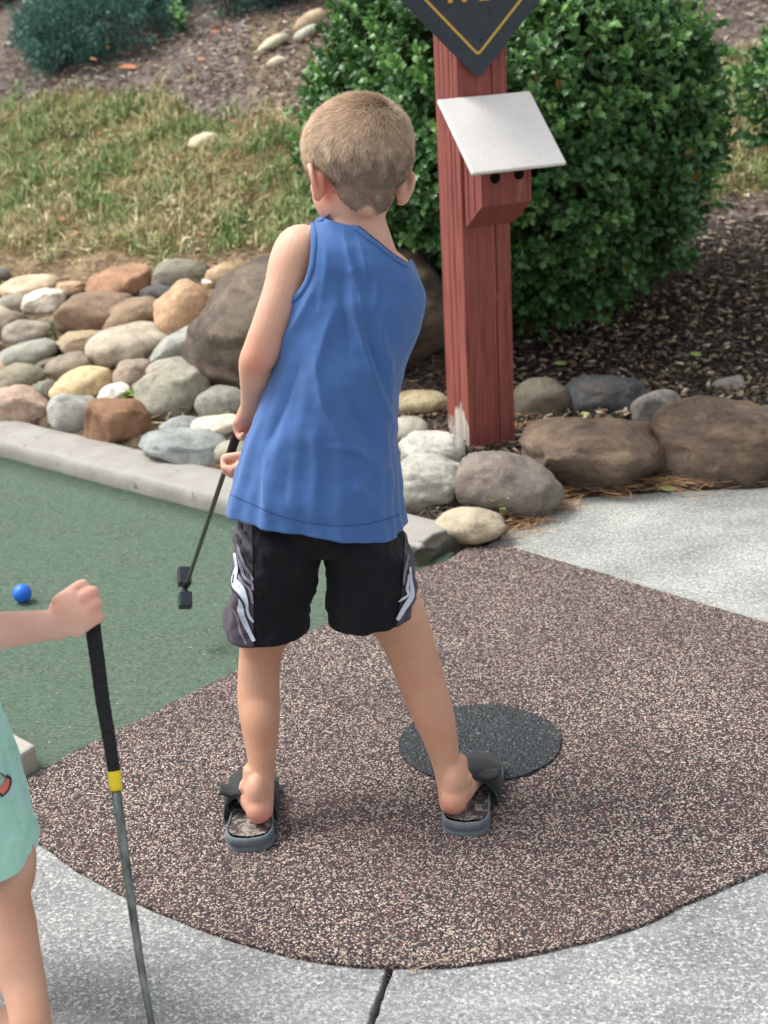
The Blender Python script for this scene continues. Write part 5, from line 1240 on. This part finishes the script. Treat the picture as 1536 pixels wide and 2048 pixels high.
stripes = [(M_WHT, [(228, 560), (214, 640), (225, 690), (262, 760), (255, 840), (290, 930), (338, 1030)], [5, 10, 9, 12, 11, 9, 6]), (M_WHT, [(226, 640), (262, 690), (290, 780), (300, 850), (334, 905)], [4, 7, 6, 5, 4]),
           (M_GRY, [(222, 420), (232, 500), (262, 560), (280, 620), (326, 660), (336, 700)], [8, 7, 6, 5, 5, 4]), (M_GRY, [(232, 590), (262, 650), (312, 700), (330, 790)], [5, 5, 5, 4]),
           (M_BPR, [(252, 260), (262, 330), (300, 380), (332, 410)], [4, 6, 5, 4]), (M_BPR, [(232, 350), (258, 420), (300, 490), (330, 530)], [4, 5, 5, 3]), (M_BPR, [(204, 690), (240, 740), (276, 800), (290, 870)], [2, 4, 3, 2]),
           (M_GRY, [(246, 380), (250, 450), (282, 540), (318, 590), (338, 640)], [3, 5, 5, 4, 3]), (M_WHT, [(222, 470), (236, 560), (228, 620)], [4, 5, 4]), (M_GRY, [(210, 820), (240, 880), (250, 960), (290, 1050)], [3, 4, 4, 3]),
           (M_WHT, [(1338, 560), (1345, 650), (1352, 740), (1310, 810), (1262, 890)], [3, 5, 8, 8, 6]), (M_WHT, [(1332, 600), (1320, 690), (1330, 730), (1290, 760), (1270, 775)], [3, 5, 6, 4, 2]), (M_GRY, [(1328, 480), (1305, 600), (1300, 660)], [3, 4, 3])]
for si, (mt, L, wd_) in enumerate(stripes):
    v_, f_ = px_strip(SHT, XY(L), [q*1.15 for q in wd_], .0030+.00035*(len(stripes)-si if mt is M_BPR else si), 6)
    if f_: part('stripe', shorts, v_, f_, mt)
# short dark draw-cord tab at the left hem
Vt, Ft = limb([A(455, 1224, 2.272), A(450, 1230, 2.272), A(449, 1237, 2.27)], [.002, .003, .0028], n=8); part('hem_tab', shorts, Vt, Ft, M_BLK)

# ---- slides
m = M('grey_foam_sole', .75, .3); m.col(m.ramp(m.noise(m.coord('obj'), 40, 4), [(.3, S(88, 98, 106)), (.7, S(112, 122, 130))])); m.bump(m.noise(m.coord('obj'), 500, 2), .0004); M_SOLE = m.m
m = M('camo_footbed', .85, .2); co = m.coord('obj'); c = m.ramp(m.noise(co, 55, 3, .6, .8), [(.35, S(74, 68, 66)), (.48, S(112, 104, 100)), (.55, S(146, 136, 130)), (.7, S(96, 90, 88))], 'CONSTANT'); m.col(c); M_BED = m.m
M_STRAP = fabric('black_strap', S(40, 43, 45), 900, .7, .15, .1)
def slide(heel_end, toe_dir, label, mirror, flap_side):
    o = unit(toe_dir); sd = np.array([-o[1], o[0], 0])*mirror; h = np.array([heel_end[0], heel_end[1], 0]); L = .222
    prof = [(0.0, .0, 0), (.02, .52, 0), (.06, .80, 0), (.15, .95, 0), (.30, .88, -.02), (.45, .84, -.03), (.60, .96, .02), (.74, 1.06, .05), (.86, .98, .07), (.95, .70, .09), (.99, .35, .10), (1.0, 0, .10)]
    pr = catmull([(a*L, w_*.0410, c_*.05) for a, w_, c_ in prof], 5); left = [(x, c+w_) for x, w_, c in pr]; right = [(x, c-w_) for x, w_, c in pr][::-1][1:-1]; out = left+right; n = len(out)
    cx, cy = L*.5, 0
    root = thing('slide_sandal', label, 'sandal', h); V_ = []
    for z, k in ((.0, .93), (.004, .985), (.011, 1.0), (.0135, .972), (.0155, .972), (.018, 1.005), (.026, 1.0), (.0305, .975), (.031, .93), (.0285, .88)):
        for x, y in out: 
            zz = z+.004*max(0, (x/L-.8))*5*.6 if z > 0.002 else z
            V_.append(h+o*(cx+(x-cx)*(1-(1-k)*.5))+sd*(y*k)+zU*zz)
    F_ = ring_faces(10, n)+[tuple(range(n))]
    part('sole', root, V_, F_, M_SOLE)
    # footbed with quilting grooves, a shallow sheet inside the rim
    V_, F_ = [], []; R_ = 10
    for r in range(R_+1):
        k = .885*(1-r/R_)
        for x, y in out:
            xx, yy = cx+(x-cx)*(k*.97 if r < R_ else 0), y*k; q = (math.sin(xx*420+yy*300)*math.sin(xx*420-yy*300)); V_.append(h+o*xx+sd*yy+zU*(.0288-.0015*(1-r/R_)**6+.0009*q-.001*(r > 0)))
    F_ = ring_faces(R_+1, n); part('footbed', root, V_, F_, M_BED)
    # strap arching over the foot
    V_ = []; nA = 26
    for j, (x, rise) in enumerate(((.092, .057), (.130, .056), (.168, .050), (.208, .038))):
        for i in range(nA):
            a = math.pi*i/(nA-1); ww = .0445-.003*abs(x-.14)/.06; V_.append(h+o*(x-.012*math.sin(a))+sd*(math.cos(a)*ww+.0015)+zU*(.010+(rise)*math.sin(a)**.75))
    F_ = ring_faces(4, nA, close=False); st = part('strap', root, V_, F_, M_STRAP); s2 = st.modifiers.new('t', 'SOLIDIFY'); s2.thickness = .0032; s2.offset = 0
    # open hook-and-loop flap standing off the strap
    V_ = []; fs = flap_side
    for i in range(12):
        t = i/11; 
        for j in range(4):
            x = .086+.040*j/3; V_.append(h+o*(x-.004)+sd*fs*(-.004+.052*t)+zU*(.0625+.003*math.sin(t*5)+.010*max(t-.6, 0)*(2.5)-.004*j/3))
    F_ = [(i*4+j, i*4+j+1, i*4+j+5, i*4+j+4) for i in range(11) for j in range(3)]; fl_ = part('strap_flap', root, V_, F_, M_STRAP); s2 = fl_.modifiers.new('t', 'SOLIDIFY'); s2.thickness = .004; s2.offset = 0
    # pale edge piping on the heel-side rim of the strap
    pts_ = [h+o*(.0945-.012*math.sin(a))+sd*(math.cos(a)*.0435+.0015)+zU*(.011+.0525*math.sin(a)**.75) for a in np.linspace(.05, math.pi-.05, 22)]
    V_, F_ = limb(pts_, [.0011]*22, n=6, sub=1); part('piping', root, V_, F_, simple('grey_piping', S(104, 110, 112), .7)); return root
e1 = G(500, 1713); slide((e1[0], e1[1], 0), (-.02, 1, 0), 'grey and black slide sandal on the boy\'s left foot, strap open', 1, 1)
e2 = G(927, 1681); slide((e2[0], e2[1], 0), (.20, 1, 0), 'grey and black slide sandal on the boy\'s right foot, partly over the dark circle edge', -1, 1)

# ---- the boy's putter
M_SHAFT = simple('dark_steel_shaft', S(104, 106, 100), .35, .5, .7); M_GRIP = M('black_rubber_grip', .75, .3); M_GRIP.col((.014, .015, .017)); M_GRIP = M_GRIP.m
top = A(506, 772, 2.40); hd = A(374, 1168, 2.93); gl = top+(hd-top)*.34
put = thing('putter', 'golf putter held by the boy, its small black head swung forward over the carpet', 'putter', hd)
V, F = limb([top, (top+gl)/2, gl], [.0095, .0085, .0070], n=16, sub=3); part('grip', put, V, F, M_GRIP)
V, F = limb([gl, hd+(top-hd)*.04, hd], [.0046, .0042, .0042], n=12, sub=3); part('shaft', put, V, F, M_SHAFT)
h0, h1 = A(368, 1136, 2.96), A(371, 1216, 2.90); dh = unit(h1-h0); upv = unit(top-hd); fv = unit(np.cross(dh, upv)); upv = np.cross(fv, dh); Lh_ = np.linalg.norm(h1-h0)/2; hm = (h0+h1)/2
V, F = join([bevelled(*box(hm-dh*Lh_*.56, dh*Lh_*.44, fv*.0135, upv*.012), .003, 2), bevelled(*box(hm+dh*Lh_*.62, dh*Lh_*.38, fv*.0135, upv*.011), .003, 2), bevelled(*box(hm+dh*Lh_*.05, dh*Lh_*.9, fv*.006, upv*.007), .002, 1)])
part('head', put, V, F, simple('black_putter_head', S(46, 52, 60), .4, .5, .3), smooth=False)
V, F = limb([hd+upv*.012, hm+upv*.004-dh*.002], [.0065, .007], n=12, sub=2); part('hosel', put, V, F, simple('hosel', S(34, 38, 44), .4, .5, .3))

# ---------------------------------------------------------------- THE SMALL CHILD AT THE LEFT
YC = 1.80
B = []
shoulder = A(-165, 1010, 1.78); HC2 = A(-230, 740, 1.77)
hp2, HR2 = head_parts(HC2, (.93, .28, -.22), (0, 0, 1), .93, 0); B += hp2
def R3(px, py, Y, a, b): return (A(px, py, Y), np.array([0.12*a, a, 0]), np.array([b, -0.12*b, 0]))      # a: half width (away), b: half depth (left-right)
B.append(loft([R3(-190, 850, 1.78, .040, .040), R3(-190, 905, 1.78, .050, .044), R3(-190, 950, 1.78, .085, .052), R3(-195, 1010, 1.78, .100, .058), R3(-192, 1120, 1.78, .098, .064), R3(-190, 1260, 1.78, .095, .070), R3(-185, 1400, 1.78, .100, .076), R3(-180, 1480, 1.78, .09, .07)], 28, 2.2))
# right arm reaching to the putter
B.append(chain([(-160, 990, 1.72, 70), (-165, 1060, 1.70, 92), (-150, 1160, 1.70, 84), (-110, 1240, 1.715, 82), (-50, 1264, 1.74, 82), (10, 1260, 1.765, 76), (60, 1254, 1.78, 68), (98, 1250, 1.79, 63), (118, 1246, 1.795, 64)], .86, side=(0, 0, 1)))
wk = A(122, 1244, 1.797); kn = A(168, 1204, 1.805); sdk = A(200, 1255, 1.800)-A(165, 1165, 1.815)
CH = 1.02
B += hand(wk-unit(kn-wk)*.004, A(166, 1208, 1.785)-wk, sdk, CH, ((40, 70, 70), (26, 82, 70), (28, 84, 66), (34, 84, 60)), thumb=1, wrist_r=(.0185, .017), fr=.0076, blen=.82,
          lead=(A(152, 1200, 1.822), A(170, 1188, 1.846), A(186, 1196, 1.850)))
# left arm hanging
B.append(chain([(-215, 990, 1.86, 60), (-225, 1080, 1.90, 80), (-215, 1180, 1.90, 72), (-190, 1270, 1.885, 66), (-170, 1330, 1.875, 52)], .9))
wk2 = A(-168, 1340, 1.873); B += hand(wk2, (0.15, 0, -1), (0, 1, -.0), .9, (20, 30, 25), thumb=1, wrist_r=(.0185, .016))
# legs: right leg nearest the camera
def kleg(dx, dy): 
    return [(p[0]+dx, p[1], p[2]+dy, p[3]) for p in ((-90, 1480, 1.76, 150), (-58, 1580, 1.755, 150), (-10, 1680, 1.745, 148), (8, 1735, 1.73, 130), (3, 1790, 1.705, 116), (14, 1850, 1.68, 118), (30, 1910, 1.655, 104), (46, 1965, 1.635, 92), (56, 2010, 1.615, 84), (62, 2050, 1.600, 84), (66, 2105, 1.585, 88), (68, 2130, 1.58, 88))]
P, R_ = zip(*[pw(*s_) for s_ in kleg(0, 0)])
B.append(limb(P, R_, [r*.92 for r in R_], n=24, sub=5))
P2 = [p+np.array([-.15, .10, 0]) for p in P]; B.append(limb(P2, R_, [r*.92 for r in R_], n=24, sub=5))
def kfoot(ankle):
    h = np.array([ankle[0]-.02, ankle[1], .02]); o = unit([1, .18, 0]); sd = np.array([-o[1], o[0], 0]); z = zU
    return [ellipsoid(h+z*.022, (.024, .022, .024)), loft([(h+z*.035, sd*.021, z*.022), (h+o*.03+z*.028, sd*.024, z*.028), (h+o*.07+z*.020, sd*.028, z*.021), (h+o*.105+z*.013, sd*.031, z*.013), (h+o*.125+z*.011, sd*.028, z*.010)], 22, 2.3)]+\
        [limb([h+o*.11+sd*((i-2)*.0125)+z*.01, h+o*(.142-.004*i)+sd*((i-2)*.0125)+z*.009], [.0078-.0006*i, .0072-.0006*i], side=sd, n=10, sub=2) for i in range(5)]
B += kfoot(P[-1])+kfoot(P2[-1])
V, F = fuse(*join(B), voxel=.0020, smooth=5, fac=.5)
Ck = skin_cols(V, S(218, 180, 162), [(A(190, 1200, 1.78), .03, S(228, 158, 142), .5), (A(175, 1175, 1.79), .015, S(232, 160, 142), .5)]); kk = np.clip((.30-V[:, 2])/.06, 0, 1)[:, None]*.8; Ck = Ck*(1-kk)+np.array(S(190, 144, 118))*kk
kid = thing('person', 'small child in mint green shorts at the left edge, one hand on an upright putter', 'person', (P[-1]+P2[-1])/2*np.array([1, 1, 0]))
part('body', kid, V, F, M_SKIN, Ck); eyes(kid, HC2, HR2, .93, V)
# shorts in mint with printed shapes
m = M('mint_print_cotton', .85, .2); co = m.coord('obj'); a = m.noise(co, 30, 2, .5, .6)
c = m.mix(m.f(m.noise(co, 18, 2, .5), .56, .60, 0, .6), S(172, 222, 206), S(190, 214, 224)); c = m.mix(m.f(a, .60, .63, 0, .5), c, S(146, 208, 190)); m.col(c); m.bump(m.noise(co, 700, 2), .0004); M_MINT = m.m
def rk(l, r, Y, b): return ring_at(l, r, Y, b)
def kshort(off):
    rows = [((-200, 1400), (-85, 1400), 1.79, .07), ((-180, 1450), (-4, 1440), 1.76, .080), ((-160, 1520), (24, 1515), 1.755, .084), ((-145, 1600), (45, 1590), 1.753, .084), ((-130, 1680), (66, 1665), 1.75, .083), ((-124, 1715), (74, 1695), 1.75, .083), ((-123, 1718), (74, 1698), 1.75, .082), ((-112, 1714), (62, 1696), 1.75, .072), ((-105, 1690), (55, 1675), 1.75, .066), ((-95, 1650), (45, 1640), 1.75, .056)]
    R_ = [ring_at(*r_) for r_ in rows]; return loft([(c+np.array(off), a_, b_) for c, a_, b_ in R_], 44, 2.3, sub=3)
P_ = [kshort((0, 0, 0)), kshort((-.12, .10, 0)), loft([R3(-190, 1330, 1.79, .112, .086), R3(-185, 1400, 1.79, .118, .090), R3(-175, 1470, 1.79, .118, .09), R3(-175, 1520, 1.79, .09, .07)], 36, 2.3)]
V, F = fuse(*join(P_), voxel=.003, smooth=5); V = V+unit_rows((V-V.mean(0))*np.array([1, 1, 0]))*(fbm(V, 20, 3, 2)*.005)[:, None]
ksh = part('shorts', kid, V, F, M_MINT); KT = bvh(V, F)
XK = lambda L: [(a/3.368, 1440+b_/3.368) for a, b_ in L]
M_COR = simple('coral_print', S(226, 116, 104), .8); M_DRK = simple('dark_outline_print', S(32, 40, 60), .8)
for mt, L, wd_, of in ((M_DRK, [(-6, 505), (30, 470), (52, 430), (58, 395), (40, 370)], [13, 14, 12, 8, 3], .002), (M_COR, [(-6, 488), (20, 462), (38, 430), (46, 398)], [12, 13, 10, 5], .003), (M_DRK, [(-6, 356), (14, 372), (36, 392)], [3, 3, 2], .003),
                       (M_COR, [(-4, 400), (12, 398)], [4, 2], .003)):
    v_, f_ = px_strip(KT, XK(L), wd_, of, 6)
    if f_: part('printed_shape', ksh, v_, f_, mt)
# shirt of the child (outside the frame) and hair
rowsk = [R3(-200, 925, 1.78, .062, .050), R3(-200, 955, 1.78, .096, .058), R3(-198, 1010, 1.78, .110, .068), R3(-195, 1120, 1.78, .108, .074), R3(-190, 1260, 1.78, .106, .080), R3(-190, 1390, 1.78, .124, .098)]
V, F = loft(rowsk, 40, 2.2, cap=False, sub=5); o = part('t_shirt', kid, V, F, fabric('coral_cotton', S(228, 150, 140), 1200)); s2 = o.modifiers.new('t', 'SOLIDIFY'); s2.thickness = .002; s2.offset = 0
V, F = ellipsoid(HC2+HR2@np.array([0, -.012, .014]), (.0765, .086, .072), HR2, 40, 26); q = (V-HC2)@HR2; V = V+unit_rows(V-HC2)*(fbm(V, 60, 3, 2)*.004)[:, None]; ke = [f for f in F if (q[list(f)].mean(0)[2] > -.03+max(0, q[list(f)].mean(0)[1]+.02)*.9)]
part('hair', kid, V, ke, simple('light_brown_hair', S(150, 120, 88), .6))
# pink sandal
for pa in (P[-1], P2[-1]):
    h = np.array([pa[0]-.02, pa[1], 0]); od = unit([1, .18, 0]); sdv = np.array([-od[1], od[0], 0]); r_ = thing('pink_sandal', ('pink sandal on the small child\'s nearer foot at the bottom left corner' if pa is P[-1] else 'pink sandal on the small child\'s farther foot, behind the nearer one'), 'sandal', h)
    V, F = loft([(h-od*.032+zU*.009, sdv*.006, zU*.009), (h-od*.026+zU*.009, sdv*.022, zU*.009), (h+zU*.009, sdv*.029, zU*.009), (h+od*.05+zU*.009, sdv*.027, zU*.009), (h+od*.10+zU*.009, sdv*.036, zU*.009), (h+od*.14+zU*.009, sdv*.026, zU*.009), (h+od*.152+zU*.009, sdv*.006, zU*.008)], 28, 3.5, sub=3)
    part('sole', r_, V, F, simple('pink_foam', S(232, 118, 118), .6)); V_ = [h+od*(x_)+sdv*math.cos(a)*.034+zU*(.012+.036*math.sin(a)) for x_ in (.07, .10) for a in np.linspace(0, math.pi, 16)]
    s_ = part('strap', r_, V_, ring_faces(2, 16, close=False), simple('pink_strap', S(236, 128, 124), .6)); q_ = s_.modifiers.new('t', 'SOLIDIFY'); q_.thickness = .003
# putter under the child's hand
axp = [(178, 1172), (187, 1262), (205, 1400), (228, 1541), (232, 1580), (262, 1800), (285, 1950), (304, 2052)]
Yt, Pt = 1.832, []
botp = G(322, 2150); t3 = A(178, 1172, Yt); Lp = botp-t3
root = thing('putter', 'putter with black wrapped grip and yellow ring, standing upright under the small child\'s hand', 'putter', botp*np.array([1, 1, 0]))
def onaxis(px, py):
    # point on a gently bowed shaft: photo position with depth interpolated along its length
    t = (py-1172)/(2150-1172); 
    Yd = Yt+(botp[1]-Yt)*t; return A(px, py, Yd)
GP = [onaxis(*p) for p in axp]
V, F = limb([onaxis(184, 1200), GP[1], onaxis(196, 1330), GP[2], onaxis(217, 1470), GP[3]], [.0092, .0098, .0094, .0090, .0086, .0080], n=24, sub=8, round_ends=False)
# helical wrap groove
ax0 = GP[0]; tt_ = np.array([(v-ax0)@unit(GP[3]-ax0) for v in V]); 
part('grip', root, V, F, M_GRIP)
hel = []; L0 = unit(GP[3]-GP[0]); s0 = unit(np.cross(L0, [0, 1, 0])); u0_ = np.cross(L0, s0); gcur = catmull([onaxis(184, 1200), GP[1], onaxis(196, 1330), GP[2], onaxis(217, 1470), GP[3]], 40); nH = len(gcur); rr_ = np.interp(np.linspace(0, 1, nH), [0, .2, .4, .6, .8, 1], [.0092, .0098, .0094, .0090, .0086, .0080])
hel = [g+(s0*math.cos(a)+u0_*math.sin(a))*(r_+.0002) for g, a, r_ in zip(gcur, np.linspace(0, 2*math.pi*10.5, nH), rr_)]
V, F = limb(hel, [.00055]*len(hel), n=5, sub=1, round_ends=False); part('wrap_seam', root, V, F, simple('seam_black', (.007, .007, .008), .9))
V, F = limb([GP[3], (GP[3]+GP[4])/2, GP[4]], [.0083, .0083, .0082], n=20, sub=2, round_ends=False); part('yellow_ring', root, V, F, simple('yellow_tape', S(232, 206, 40), .5))
m = M('tarnished_steel', .32, .5); m.b.inputs['Metallic'].default_value = .85; m.col(m.ramp(m.noise(m.coord('obj', (1, 1, .4)), 40, 4, .6), [(.35, S(84, 92, 88)), (.65, S(142, 150, 146))])); 
sp_ = [GP[4]]+GP[5:]+[onaxis(322, 2150)]
V, F = limb(sp_, [.0066, .0056, .0050, .0046, .0042], n=18, sub=8, round_ends=False); part('shaft', root, V, F, m.m)
V, F = bevelled(*box(botp*np.array([1, 1, 0])+np.array([.0, -.035, .0135]), np.array([.008, .05, 0]), np.array([.010, -.0016, 0]), zU*.0125), .003, 2); part('head', root, V, F, simple('putter_head_grey', S(110, 114, 116), .35, .5, .6), smooth=False)
